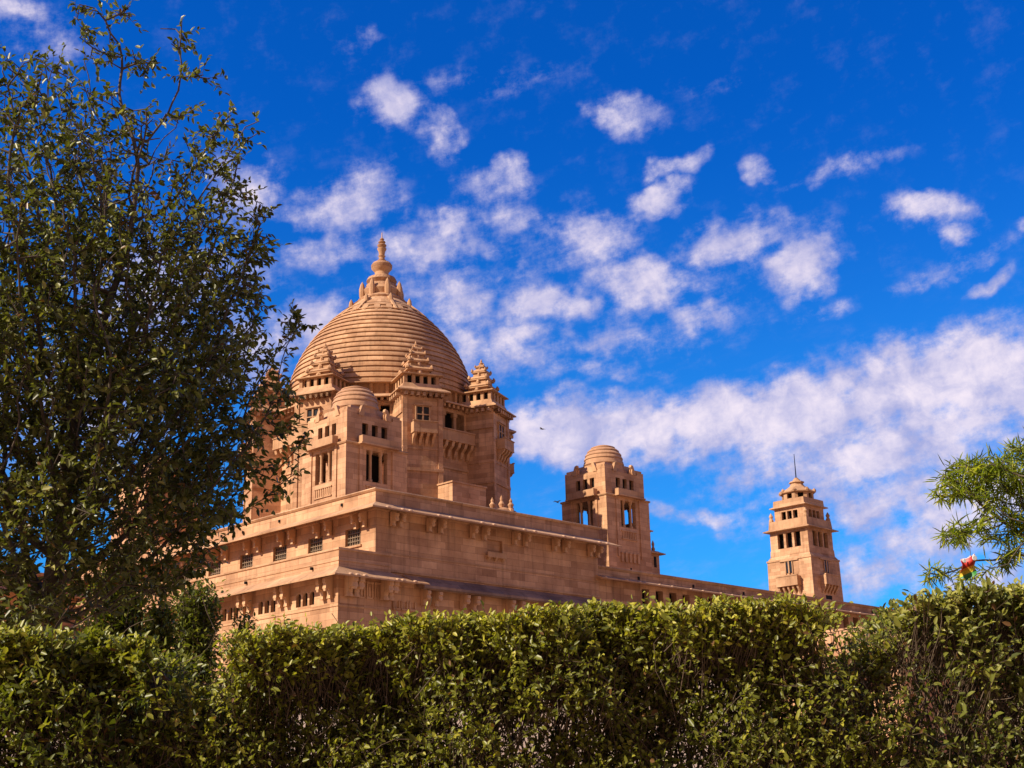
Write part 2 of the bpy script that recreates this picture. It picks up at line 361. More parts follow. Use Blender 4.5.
def grille_window(name_parent, cx, z0, z1, w, face, plane, bars=7):
    g = MB(); inset = .22
    if face == 'l':
        pane = MB().box(plane+inset+.1, plane+inset+.14, cx-w/2, cx+w/2, z0, z1)
        for k in range(bars): t = cx-w/2+.06+(w-.12)*k/(bars-1); g.box(plane+inset, plane+inset+.05, t-.03, t+.03, z0, z1)
        for k in range(5): z = z0+.05+(z1-z0-.1)*k/4; g.box(plane+inset-.03, plane+inset+.02, cx-w/2, cx+w/2, z-.03, z+.03)
        sill = MB().box(plane-.12, plane+.1, cx-w/2-.15, cx+w/2+.15, z0-.16, z0)
    else:
        pane = MB().box(cx-w/2, cx+w/2, plane+inset+.1, plane+inset+.14, z0, z1)
        for k in range(bars): t = cx-w/2+.06+(w-.12)*k/(bars-1); g.box(t-.03, t+.03, plane+inset, plane+inset+.05, z0, z1)
        for k in range(4): z = z0+.05+(z1-z0-.1)*k/3; g.box(cx-w/2, cx+w/2, plane+inset-.03, plane+inset+.02, z-.03, z+.03)
        sill = MB().box(cx-w/2-.15, cx+w/2+.15, plane-.12, plane+.1, z0-.16, z0)
    p = pane.build('window', SHUT, name_parent); g.build('grille', FRAME, p); sill.build('sill', CARV, p)
for b in win_b: grille_window(palace, b, 20.05, 21.4, 1.86, 'l', MX0)
# small blind window with balcony on the right facade
cx = 12.75
pw = MB().box(cx-.84, cx+.84, MY0+.25, MY0+.3, 20.2, 21.5).build('window', SANDT, palace)
bk = MB().box(cx-1.05, cx+1.05, MY0-.3, MY0+.02, 20.02, 20.16)
bk.box(cx-1.05, cx+1.05, MY0-.3, MY0-.22, 20.16, 20.45)
for q in (-.8, 0, .8): bk.extr([(MY0+.01, 20.02), (MY0-.25, 20.02), (MY0-.2, 19.9), (MY0+.01, 19.75)], 'x', cx+q-.1, cx+q+.1)
bk.build('balcony', CARV, palace)
# pale bosses along the edge of the right-hand eaves
def boss(a, b, z, s=1.):
    o = bpy.data.objects.new('eave_boss', BOSS); COL.objects.link(o); o.parent = palace; o.location = (a, b, z); o.scale = (s,)*3
BOSS = MB().lathe([(.2, -.06), (.2, .03), (.13, .09), (0, .1)], 8).mesh('eave_boss', PALE, True)
for a in (.3, 1.75, 2.5, 5.4, 6.6, 10., 11.3, 14.75, 16., 19.5, 20.8, 24., 25.): boss(a, MY0-1.42, 22.38)
# weathered sloping ledge low on the right facade
MB().extr([(MY0, 17.75), (MY0-.95, 17.0), (MY0-.95, 16.8), (MY0-.75, 16.7), (MY0, 17.0)], 'x', 4.32, MX1).build('sloping_ledge', GREYST, palace)
MB().extr([(MY0+.02, 18.0), (MY0-.12, 18.0), (MY0-.12, 17.86), (MY0+.02, 17.8)], 'x', 1.6, MX1).build('string_course', CARV, palace)

# --- projecting lower storey on the left facade
LX0, LX1, LY0, LY1 = -3.35, 1.55, 0.0, 39.
arch_c = [1.0+0, ] and [3.95, 8.8, 13.75, 18.6, 23.5, 28.4]
def arch_ops(c, off): return [(c+d-.30-off, c+d+.30-off, 15.3, 16.35) for d in (-.82, 0, .82)]
ops = sum([arch_ops(c, LY0) for c in arch_c], [])
mb = MB().wall((LX0, LY0), (0, 1), (-1, 0), LY1-LY0, 0, 18.93, .5, ops)
mb.wall((LX0+.5, LY0), (1, 0), (0, -1), LX1-LX0-.5, 0, 18.93, .5)
mb.box(LX0+.5, MX0, LY0+.5, LY1, 17.9, 18.1)
mb.build('lower_storey', SAND, palace)
MB().ring(LX0, LX1, LY0, LY1, [(-.35, 18.93), (-.35, 19.13), (.09, 19.13), (.09, 18.99), (.02, 18.93)]).build('coping', CARV, palace)
MB().ring(LX0, LX1, LY0, LY1, [(0, 18.3), (.05, 18.28), (.05, 18.18), (0, 18.15)]).build('string_course', CARV, palace)
MB().ring(LX0, LX1, LY0, LY1, [(.0, 17.75), (1.35, 16.98), (1.35, 16.87), (.0, 17.35)], (3, 0, 1)).build('eave', CARV, palace)
MB().extr([(MY0, 17.75), (LY0-1.3, 16.99), (LY0-1.3, 16.9), (MY0, 17.35)], 'x', 2.95, 4.3).build('eave', CARV, palace)
MB().ring(LX0, LX1, LY0, LY1, [(0, 15.02), (.06, 15.0), (.06, 14.9), (0, 14.86)]).build('string_course', CARV, palace)
for c in arch_c:
    for d in (-.82, 0, .82):
        p = MB().box(LX0+.3, LX0+.34, c+d-.31, c+d+.31, 15.3, 16.36).build('arched_window', DARK, palace)
        fr = MB()   # spandrels that round the head of the opening
        for sg in (-1, 1):
            pts = [(c+d+sg*.31, 16.36), (c+d+sg*.31, 15.95)]+[(c+d+sg*.30*math.cos(t), 15.95+.36*math.sin(t)) for t in np.linspace(0, math.pi/2, 7)]+[(c+d, 16.36)]
            fr.extr(pts, 'x', LX0+.02, LX0+.16)
        fr.build('arch_head', CARV, p)
def corbel_pair(b):
    for q in (-.42, .42): put_bracket((LX0, b+q, 17.22), 'l', (.95, 1.1, 1.5))
for b in (1.15, 6.4, 11.3, 16.2, 21.1, 26.): corbel_pair(b)
for a in (-2.6, -2.0, .75, 1.25): put_bracket((a, LY0, 17.22), 'r', 1.4)
for a in (4.9, 6.1, 9.0, 10.1, 14, 15.1): put_bracket((a, MY0, 16.85), 'r', 1.1)
rp = MB()
for a in (-1.25, -.5, .25):
    rp.mark().box(a-.3, a+.3, LY0-.07, LY0+.02, 15.6, 15.72); rp.box(a-.3, a-.2, LY0-.1, LY0+.02, 15.72, 16.7); rp.box(a+.2, a+.3, LY0-.1, LY0+.02, 15.72, 16.7); rp.box(a-.34, a+.34, LY0-.14, LY0+.02, 16.7, 16.86)
    rp.box(a-.1, a+.1, LY0-.05, LY0+.02, 15.8, 16.5, .04, 0)
rp.build_each('relief_panel', CARV, palace)
nb = MB()
for a in (2.3, 3.1, 3.9):
    nb.mark().box(a-.34, a+.34, MY0-.16, MY0+.02, 15.05, 15.2); nb.box(a-.34, a-.2, MY0-.1, MY0+.02, 15.2, 15.75); nb.box(a+.2, a+.34, MY0-.1, MY0+.02, 15.2, 15.75)
nb.build_each('blind_niche', CARV, palace)
for a in (-3.2, -2.6, -1.9, 1.2, 1.7, 2.9): boss(a, LY0-1.22, 17.05, .9)
drn = MB()
for b in (4.2, 12.4, 20.8): drn.mark().box(MX0-.26, MX0-.1, b-.07, b+.07, 23.28, 23.5)
for b in (3.1, 11.6): drn.mark().box(LX0-.2, LX0+.02, b-.08, b+.08, 17.86, 18.06)
drn.build_each('drain_spout', DARK, palace)

# --- shaded wing that returns forward at the far left
mb = MB().box(-34, -3.4, 39.05, 47, 0, 21.6).build('side_wing', SAND, palace)
MB().ring(-34, -3.4, 39.05, 47, [(-.4, 21.6), (-.4, 21.9), (.2, 21.9), (.2, 21.6)]).build('coping', CARV, palace)
MB().ring(-34, -3.4, 39.05, 47, [(.0, 20.4), (1., 19.9), (1., 19.78), (0, 20.1)]).build('eave', CARV, palace)

# --- long wing running off to the right
WY = .62
wops = []; a = 31.5
while a < 96: wops.append((a-25.3, a-25.3+1.05, 14.6, 19.25)); a += 1.97
mb = MB().wall((25.3, WY), (1, 0), (0, -1), 75, 0, 20.5, .6, wops)
mb.box(25.35, 100.3, 8.0, 14.5, 0, 20.4); mb.box(25.35, 100.3, WY+.6, 8., 19.9, 20.4)
mb.build('long_wing', SAND, palace)
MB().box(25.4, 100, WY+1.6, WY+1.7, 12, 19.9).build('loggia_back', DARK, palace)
MB().ring(25.3, 100.3, WY, 14.5, [(-.3, 20.5), (-.3, 20.78), (.16, 20.78), (.2, 20.68), (.05, 20.5)]).build('coping', CARV, palace)
MB().extr([(WY, 19.95), (-.45, 19.58), (-.45, 19.46), (WY, 19.7)], 'x', 25.0, 100.3).build('eave', CARV, palace)
for k in range(26): boss(25.5+k*2.3+(.5 if k % 2 else 0), -.36, 19.6, .8)
dr = MB()
for k in range(8): dr.mark().box(31+k*8., 31.25+k*8., WY-.06, WY+.02, 20.0, 20.28)
dr.build_each('drain_spout', DARK, palace)

# --- corner pavilions with small ribbed domes
def ribbed(r, z0, z1, bands, lip=.05, power=.5):
    pr = []
    for i in range(bands):
        t0, t1 = i/bands, (i+1)/bands
        r0 = r*math.sqrt(max(0, 1-t0**2)); r1 = r*math.sqrt(max(0, 1-t1**2))
        pr += [(r0+lip, z0+(z1-z0)*t0), (r0+lip, z0+(z1-z0)*(t0+.25/bands)), (max(r1, .0)*.35+r0*.65, z0+(z1-z0)*(t0+.7/bands)), (max(r1, 0), z0+(z1-z0)*t1)]
    pr[-1] = (0, z1)
    return pr
HA, HB = 3.3, 3.02
def make_pavilion(loc):
    m = MB(); x0, x1, y0, y1 = -HA, HA, -HB, HB
    m.box(x0, x1, y0, y1, 16, 26.7)
    wl, wb = 2*HA, 2*HB; ow = 1.15
    m.wall((x0, y0), (1, 0), (0, -1), wl, 26.7, 30.0, .5, [(HA-ow, HA+ow, 27.05, 29.75)])
    m.wall((x0, y1), (1, 0), (0, 1), wl, 26.7, 30.0, .5, [(HA-ow, HA+ow, 27.05, 29.75)])
    m.wall((x0, y0+.5), (0, 1), (-1, 0), wb-1, 26.7, 30.0, .5, [(HB-.5-ow, HB-.5+ow, 27.05, 29.75)])
    m.wall((x1, y0+.5), (0, 1), (1, 0), wb-1, 26.7, 30.0, .5, [(HB-.5-ow, HB-.5+ow, 27.05, 29.75)])
    m.box(x0+.5, x1-.5, y0+.5, y1-.5, 29.85, 30.0)
    # pilaster strips beside the windows
    for sx in (-1, 1):
        for q in (-1, 1):
            m.box(*sorted((sx*HA, sx*(HA+.1))), q*1.72-.14, q*1.72+.14, 24, 30.0)
            m.box(q*1.78-.14, q*1.78+.14, *sorted((sx*HB, sx*(HB+.1))), 24, 30.0)
    body = m.build('pavilion', SANDT, palace, loc=loc)
    c = MB()
    for s in (-1, 1):
        for q in (-.55, .55):
            c.mark().lathe([(.2, 27.05), (.2, 27.25), (.14, 27.3), (.13, 29.4), (.2, 29.5), (.22, 29.75)], 10, q, s*(HB-.22)); c.mark().lathe([(.2, 27.05), (.2, 27.25), (.14, 27.3), (.13, 29.4), (.2, 29.5), (.22, 29.75)], 10, s*(HA-.22), q)
    c.build_each('window_column', CARV, body, True)
    # panels under windows
    p = MB()
    for s in (-1, 1):
        p.mark()
        for k in range(9):
            t = -1.05+2.1*k/8
            p.box(t-.05, t+.05, *sorted((s*HB, s*(HB+.06))), 25.85, 26.65)
        for z in (25.8, 26.6):
            p.box(-1.2, 1.2, *sorted((s*HB, s*(HB+.1))), z, z+.1)
        p.mark()
        for k in range(9):
            t = -1.05+2.1*k/8
            p.box(*sorted((s*HA, s*(HA+.06))), t-.05, t+.05, 25.85, 26.65)
        for z in (25.8, 26.6): p.box(*sorted((s*HA, s*(HA+.1))), -1.2, 1.2, z, z+.1)
    p.build_each('carved_panel', CARV, body)
    # ledges over the windows and string course
    l = MB().ring(x0, x1, y0, y1, [(-.3, 29.95), (-.3, 30.2), (.08, 30.2), (.14, 30.12), (.08, 30.0)])
    for s in (-1, 1):
        l.box(-1.95, 1.95, *sorted((s*(HB-.1), s*(HB+.5))), 30.2, 30.8); l.box(-2.1, 2.1, *sorted((s*(HB-.1), s*(HB+.62))), 30.06, 30.2)
        l.box(*sorted((s*(HA-.1), s*(HA+.5))), -1.8, 1.8, 30.2, 30.8); l.box(*sorted((s*(HA-.1), s*(HA+.62))), -1.95, 1.95, 30.06, 30.2)
    l.build('ledge', CARV, body)
    # upper storey with three square windows a side
    ua, ub = HA-.3, HB-.3; u = MB(); th = .35
    so = [(.62, .0), (0, 0), (-.62, 0)]
    opx = [(ua+d-.33, ua+d+.33, 31.1, 32.1) for d in (-1.05, 0, 1.05)]; opy = [(ub-th+d-.3, ub-th+d+.3, 31.1, 32.1) for d in (-.95, 0, .95)]
    u.wall((-ua, -ub), (1, 0), (0, -1), 2*ua, 30.2, 32.75, th, opx); u.wall((-ua, ub), (1, 0), (0, 1), 2*ua, 30.2, 32.75, th, opx)
    u.wall((-ua, -ub+th), (0, 1), (-1, 0), 2*(ub-th), 30.2, 32.75, th, opy); u.wall((ua, -ub+th), (0, 1), (1, 0), 2*(ub-th), 30.2, 32.75, th, opy)
    u.box(-ua+th, ua-th, -ub+th, ub-th, 32.5, 32.72)
    # stepped corner merlons and scrolls
    for sx in (-1, 1):
        for sy in (-1, 1):
            u.box(*sorted((sx*ua, sx*(ua-1.0))), *sorted((sy*ub, sy*(ub-.9))), 32.75, 33.05, .0)
            u.box(*sorted((sx*(ua-.12), sx*(ua-1.9))), *sorted((sy*(ub-.12), sy*(ub-.4))), 32.75, 33.3)
            u.box(*sorted((sx*(ua-.12), sx*(ua-.4))), *sorted((sy*(ub-.42), sy*(ub-1.7))), 32.75, 33.3)
    up = u.build('upper_storey', SANDT, body)
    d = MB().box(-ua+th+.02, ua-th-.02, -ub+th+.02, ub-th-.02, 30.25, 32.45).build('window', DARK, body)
    sc = MB()
    for sx in (-1, 1):
        for q in (-1, 1):
            for (X, Yy, ax) in ((sx*(ua-.1), q*1.25, 'y'), (q*1.35, sx*(ub-.1), 'x')):
                pts = [(-.45, 32.7), (.1, 32.7), (.18, 33.0), (.12, 33.3), (.3, 33.5), (.22, 33.75), (-.05, 33.65), (-.2, 33.3)]
                pts = [(-q*a+(Yy if ax == 'y' else X), z) for a, z in pts]
                sc.mark()
                if ax == 'y': sc.extr(pts, 'x', X-.16, X+.16)
                else: sc.extr(pts, 'y', Yy-.16, Yy+.16)
    sc.build_each('scroll', CARV, body)
    dm = MB().lathe([(2.0, 32.7), (2.0, 33.8), (2.12, 33.95), (2.05, 34.15)], 40); dm.lathe(ribbed(1.98, 34.1, 36.15, 5, .07), 40)
    MB().box(-ua+.45, ua-.45, -ub+.45, ub-.45, 32.74, 33.25, .2).box(-2.15, 2.15, -2.05, 2.05, 33.2, 33.8, .25).build('stepped_roof', SANDT, body)
    dm.build('small_dome', SMALLD, body, True)
    # slots and slit low on the shaft
    sl_ = MB()
    for k in range(5): sl_.box(-1.35+.62*k-.14, -1.35+.62*k+.14, -HB-.14, -HB+.02, 23.5, 24.3)
    for k in range(5): sl_.box(-1.35+.62*k-.16, -1.35+.62*k+.16, -HB-.2, -HB+.02, 24.3, 24.45)
    sl_.build('corbel_row', CARV, body)
    MB().box(-.12, .12, -HB-.01, -HB+.05, 21.6, 23.0).build('slit', DARK, body)
    return body
pv = make_pavilion((7.45, 11.97, 0))
pv2 = dup(pv, palace, (39.85, 11.75, 0)); pv3 = dup(pv, palace, (7.45, 44.3, 0))
MB().box(-1.7, 1.7, -1.5, 1.5, 26.8, 29.8).build('dark_core', DARK, pv)  # near-black box added so the near pavilion's open windows look dark
# stair turret clinging to the far pavilion
st = MB().box(HA, HA+1.0, -2.0, .6, 16, 24.8); st.box(HA+.05, HA+2.0, -2.4, .8, 16, 22.6)
st.box(HA+.05, HA+.6, -1.5, .5, 24.8, 25.6)
st.move(0, 0, 2.7)
stt = st.build('stair_turret', SANDT, pv2)
MB().ring(HA+.05, HA+2., -2.4, .8, [(-.1, 22.6), (.5, 22.35), (.5, 22.25), (-.1, 22.4)]).ring(HA, HA+1., -2.0, .6, [(-.1, 24.9), (.35, 24.7), (.35, 24.6), (-.1, 24.7)]).move(0, 0, 2.7).build('stair_turret_eave', CARV, pv2)
MB().lathe([(.16, 22.6), (.2, 22.9), (.1, 23.1), (.16, 23.4), (.05, 23.7), (0, 23.8)], 10, HA+1.6, -2.0).move(0, 0, 2.7).build('finial', CARV, pv2, True)
MB().box(HA+1.1, HA+1.5, -2.43, -2.3, 23.6, 24.7).build('slit', DARK, pv2)

# --- octagonal drum with eight turrets
DX, DY = 23.6, 28.1
TR = 11.55
def make_turret():
    H = 2.0
    m = MB().box(TR-H, TR+H, -H, H, 20, 38.4)
    for s in (-1, 1):
        m.box(TR+H-.02, TR+H+.1, *sorted((s*H, s*(H-.45))), 20, 38.4); m.box(TR-H+.6, TR+H, *sorted((s*H, s*(H+.1))), 36.5, 38.4)
    m.box(TR-H, TR+H+.12, -H-.08, H+.08, 30.9, 31.2); m.box(TR-H, TR+H+.06, -H-.05, H+.05, 33.0, 33.15)
    t = m.build('turret', SANDT, palace, loc=(DX, DY, 0))
    e = MB().ring(TR-H, TR+H, -H, H, [(-.2, 39.15), (.15, 39.05), (.66, 38.7), (.66, 38.58), (-.2, 38.75)])
    e.ring(TR-H, TR+H, -H, H, [(0, 38.4), (0, 38.75), (.25, 38.75), (.18, 38.4)])
    for s in (-1, 1):
        for k in range(7):
            q = -1.8+.6*k
            e.box(TR+q-.13, TR+q+.13, *sorted((s*H, s*(H+.62))), 38.12, 38.45, 0); e.box(TR+H, TR+H+.62, q-.13, q+.13, 38.12, 38.45, 0)
    e.build('lower_eave', CARV, t)
    g = MB().ring(TR-1.75, TR+1.75, -1.75, 1.75, [(-.25, 39.0), (-.25, 39.55), (.05, 39.55), (.3, 39.0)])
    for s in (-1, 1):
        for k in range(5):
            q = -1.6+.8*k
            g.box(TR+q-.16, TR+q+.16, *sorted((s*1.5, s*1.78)), 39.55, 40.35); g.box(TR+s*1.64-.14, TR+s*1.64+.14, q-.16, q+.16, 39.55, 40.35)
    g.build('gallery', CARV, t)
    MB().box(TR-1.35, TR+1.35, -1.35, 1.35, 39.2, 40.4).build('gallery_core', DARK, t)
    e2 = MB().ring(TR-1.8, TR+1.8, -1.8, 1.8, [(-1.2, 40.62), (-.1, 40.62), (.3, 40.5), (.3, 40.4), (-1.2, 40.36)])
    e2.build('upper_eave', CARV, t)
    sp = MB(); w = 1.5; z = 40.6
    for k, (w0, h) in enumerate(((1.28, .95), (1.0, .86), (.76, .76), (.5, .5))):
        sp.box(TR-w0*.86, TR+w0*.86, -w0*.86, w0*.86, z, z+h*.55, w0*.06)
        sp.box(TR-w0, TR+w0, -w0, w0, z+h*.5, z+h*.68, -.02); sp.box(TR-w0*1.06, TR+w0*1.06, -w0*1.06, w0*1.06, z+h*.68, z+h, w0*.3)
        for sx in (-1, 1):
            for sy in (-1, 1):
                sp.lathe([(w0*.17, z+h*.68), (w0*.2, z+h*.85), (w0*.08, z+h*1.1), (0, z+h*1.18)], 6, TR+sx*w0*.95, sy*w0*.95)
            sp.lathe([(w0*.2, z+h*.0), (w0*.24, z+h*.3), (w0*.1, z+h*.6), (0, z+h*.7)], 6, TR+sx*w0*.86, 0); sp.lathe([(w0*.2, z+h*.0), (w0*.24, z+h*.3), (w0*.1, z+h*.6), (0, z+h*.7)], 6, TR, sx*w0*.86)
        z += h
    sp.lathe([(.3, z-.05), (.34, z+.08), (.2, z+.16), (.26, z+.3), (.1, z+.42), (.12, z+.5), (.03, z+.75), (0, z+.8)], 10, TR, 0)
    sp.build('spire', CARV, t)
    win = MB().box(TR+H+.02, TR+H+.06, -.6, .6, 35.6, 37.15).build('window', GLASS, t)
    fr = MB()
    for q in (-.68, 0, .68): fr.box(TR+H, TR+H+.16, q-.08, q+.08, 35.5, 37.2)
    for z0 in (36.35, 37.15): fr.box(TR+H, TR+H+.17, -.76, .76, z0, z0+.1)
    fr.box(TR+H, TR+H+.3, -.85, .85, 37.26, 37.36)
    fr.build('window_frame', CARV, t)
    bal = MB().box(TR+H+.01, TR+H+.95, -1.2, 1.2, 34.45, 34.6)
    bal.box(TR+H+.83, TR+H+.93, -1.18, 1.18, 34.6, 35.5)
    for s in (-1, 1): bal.box(TR+H+.01, TR+H+.83, *sorted((s*1.08, s*1.18)), 34.6, 35.5)
    bal.box(TR+H+.78, TR+H+1.0, -1.24, 1.24, 35.5, 35.6)
    for q in (-.95, -.32, .32, .95): bal.extr([(TR+H, 34.45), (TR+H+.85, 34.45), (TR+H+.7, 34.15), (TR+H+.35, 33.9), (TR+H+.2, 33.5), (TR+H, 33.3)], 'y', q-.13, q+.13)
    bal.build('balcony', CARV, t)
    return t
t0 = make_turret(); t0.rotation_euler.z = R(22.5)
for k in range(1, 8): dup(t0, palace, rz=R(22.5+45*k))
AP = 10.7
def make_bay():
    side = 2*AP*math.tan(R(22.5)); W2 = side/2
    m = MB().wall((AP, -W2), (0, 1), (1, 0), side, 20, 38.5, .5, [(W2-1.9, W2+1.9, 35.5, 38.0)])
    b = m.build('drum_bay', SANDT, palace, loc=(DX, DY, 0))
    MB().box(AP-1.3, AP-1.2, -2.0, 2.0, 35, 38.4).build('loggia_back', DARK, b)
    c = MB()
    for q in (-.75, .75): c.box(AP-.38, AP-.1, q-.17, q+.17, 35.5, 38.0); c.box(AP-.45, AP-.02, q-.26, q+.26, 37.6, 38.0)
    c.build('loggia_column', CARV, b)
    bal = MB().box(AP+.01, AP+1.1, -2.4, 2.4, 34.75, 34.92); bal.box(AP+.98, AP+1.08, -2.38, 2.38, 34.92, 35.8); bal.box(AP+.92, AP+1.16, -2.4, 2.4, 35.8, 35.92)
    for k in range(6):
        q = -2.1+.84*k
        bal.extr([(AP, 34.75), (AP+1.0, 34.75), (AP+.85, 34.3), (AP+.4, 33.95), (AP+.25, 33.4), (AP, 33.2)], 'y', q-.17, q+.17)
    bal.build('balcony', CARV, b)
    e = MB().extr([(AP-.2, 39.2), (AP+.95, 38.72), (AP+.95, 38.6), (AP-.2, 38.75)], 'y', -3.2, 3.2)
    for k in range(9): q = -2.4+.6*k; e.box(AP, AP+.6, q-.13, q+.13, 38.3, 38.62)
    e.build('eave', CARV, b)
    MB().box(AP+.0, AP+.12, -W2+.3, W2-.3, 32.2, 32.4).build('string_course', CARV, b)
    return b
b0 = make_bay()
for k in range(1, 8): dup(b0, palace, rz=R(45*k))
dk = MB().lathe([(11.2, 38.9), (11.0, 39.3), (9.9, 39.3), (9.9, 38.9)], 8, ph=R(22.5)).build('drum_roof', PALE, palace, loc=(DX, DY, 0))
gm = MB().lathe([(9.75, 39.0), (9.75, 40.7)], 64)
for k in range(40):
    t = 2*math.pi*k/40; q = MB().box(9.7, 10.05, -.16, .16, 39.3, 40.5); q.rot(t); gm.join(q)
gm.build('dome_gallery', CARV, palace, loc=(DX, DY, 0))
MB().lathe([(9.6, 40.75), (10.6, 40.5), (10.6, 40.4), (9.6, 40.45)], 64).build('dome_eave', CARV, palace, True, loc=(DX, DY, 0))
# great dome
zs = np.array([40.6, 41.5, 42.5, 43.4, 44.6, 46.0, 47.5, 49.0, 50.6, 51.8, 52.5]); rs = np.array([9.85, 9.75, 9.58, 9.32, 8.9, 8.25, 7.3, 6.15, 4.5, 3.15, 2.3])
def rad(z): return float(np.interp(z, zs, rs))
import numpy.polynomial.polynomial as npp
_c = npp.polyfit(zs, rs, 5)
def rad(z): return float(npp.polyval(z, _c))
pr = []; nb_ = 18; ze = np.linspace(40.6, 51.2, nb_+1)
for i in range(nb_):
    z0, z1 = ze[i], ze[i+1]; h = z1-z0
    pr += [(rad(z0)+.02, z0), (rad(z0)+.085, z0+.04*h), (rad(z0)+.08, z0+.2*h), (rad(z0+.3*h)-.02, z0+.3*h), (rad(z0+.65*h)+.02, z0+.65*h), (rad(z1)-.07, z1-.02*h)]
pr += [(rad(51.2), 51.2), (rad(51.8), 51.8), (2.3, 52.5), (0, 52.6)]
dome = MB().lathe(pr, 96).build('great_dome', DOMES, palace, True, loc=(DX, DY, 0))
z_ = lambda y: 60.02-.117*(y-238)
fin = MB().lathe([(2.5, z_(305)), (2.6, z_(302)), (2.3, z_(300)), (1.95, z_(298)), (2.15, z_(293)), (1.75, z_(289)), (1.65, z_(286)), (1.35, z_(285)), (1.65, z_(282)), (1.5, z_(279)), (1.0, z_(277.5)), (.78, z_(276)), (.74, z_(273)),
    (.85, z_(271.5)), (1.12, z_(269)), (1.15, z_(266)), (.95, z_(263.5)), (.6, z_(262.5)), (.42, z_(261.6)), (.46, z_(260.6)), (.34, z_(260)), (.3, z_(258)), (.4, z_(256.5)), (.3, z_(256)), (.36, z_(252)), (.5, z_(249.6)), (.5, z_(248.8)), (.32, z_(248)), (.48, z_(246.5)), (.5, z_(245.4)), (.26, z_(244)), (.4, z_(242.8)), (.38, z_(242)), (.16, z_(241)), (.26, z_(239.6)), (.06, z_(237.6)), (.04, z_(233)), (0, z_(232))], 24)
fin.build('finial', CARV, dome, True)
ln = MB()
for k in range(8):
    t = 2*math.pi*k/8+R(22.5)
    o = MB().lathe([(.22, z_(303)), (.34, z_(298)), (.36, z_(292)), (.2, z_(287)), (0, z_(284))], 8, 2.15, 0); ln.join(o.rot(t))
    o = MB().lathe([(.2, 51.0), (.3, 51.5), (.22, 52.1), (0, 52.5)], 8, 3.35, 0); ln.join(o.rot(t))
    # raised rib running down from each leaf
    vs = []; zz = np.linspace(50.0, 52.3, 9)
    rbm = MB()
    for i in range(8):
        za, zb = zz[i], zz[i+1]; ra_, rb_ = max(rad(za), 2.4)+.02, max(rad(zb), 2.4)+.02
        rbm.add([(ra_-.1, -.16, za), (ra_-.1, .16, za), (ra_+.16, .12, za+.05), (ra_+.16, -.12, za+.05), (rb_-.1, -.16, zb), (rb_-.1, .16, zb), (rb_+.16, .12, zb+.05), (rb_+.16, -.12, zb+.05)],
            [(0, 1, 2, 3), (4, 7, 6, 5), (0, 4, 5, 1), (1, 5, 6, 2), (2, 6, 7, 3), (3, 7, 4, 0)])
    ln.join(rbm.rot(t))
for k in range(24):
    t = 2*math.pi*k/24
    zc = 50.5; o = MB().add([(rad(zc-.5)+.02, -.32, zc-.45), (rad(zc-.5)+.16, 0, zc-.65), (rad(zc-.5)+.02, .32, zc-.45), (rad(zc+.4)+.05, .3, zc+.45), (rad(zc+.4)+.05, -.3, zc+.45), (rad(zc)+.22, 0, zc)],
        [(0, 1, 5), (1, 2, 5), (2, 3, 5), (3, 4, 5), (4, 0, 5)])
    ln.join(o.rot(t))
ln.build('lotus_petals', CARV, dome, True)
# low wall block and ornament on the roof terrace beside the drum
MB().box(19.8, 24.1, 13.0, 15.5, 23, 29.6).box(19.7, 24.2, 12.9, 15.6, 29.6, 29.75).build('parapet_block', SANDT, palace)
orn = MB().lathe([(1.5, 23.0), (1.5, 26.4), (1.65, 26.5), (1.3, 26.9), (.5, 27.2), (0, 27.3)], 8)
for k, (dx, dy, h) in enumerate(((0, 0, 2.0), (1.2, 0, 1.5), (-1.2, 0, 1.6), (0, 1.2, 1.5), (0, -1.2, 1.5))):
    z = 26.5; orn.lathe([(.26, z), (.3, z+h*.2), (.16, z+h*.35), (.3, z+h*.55), (.12, z+h*.7), (.16, z+h*.8), (0, z+h)], 8, dx, dy)
orn.build('roof_ornament', SANDT, palace, True, loc=(23.3, 10.1, -.1))

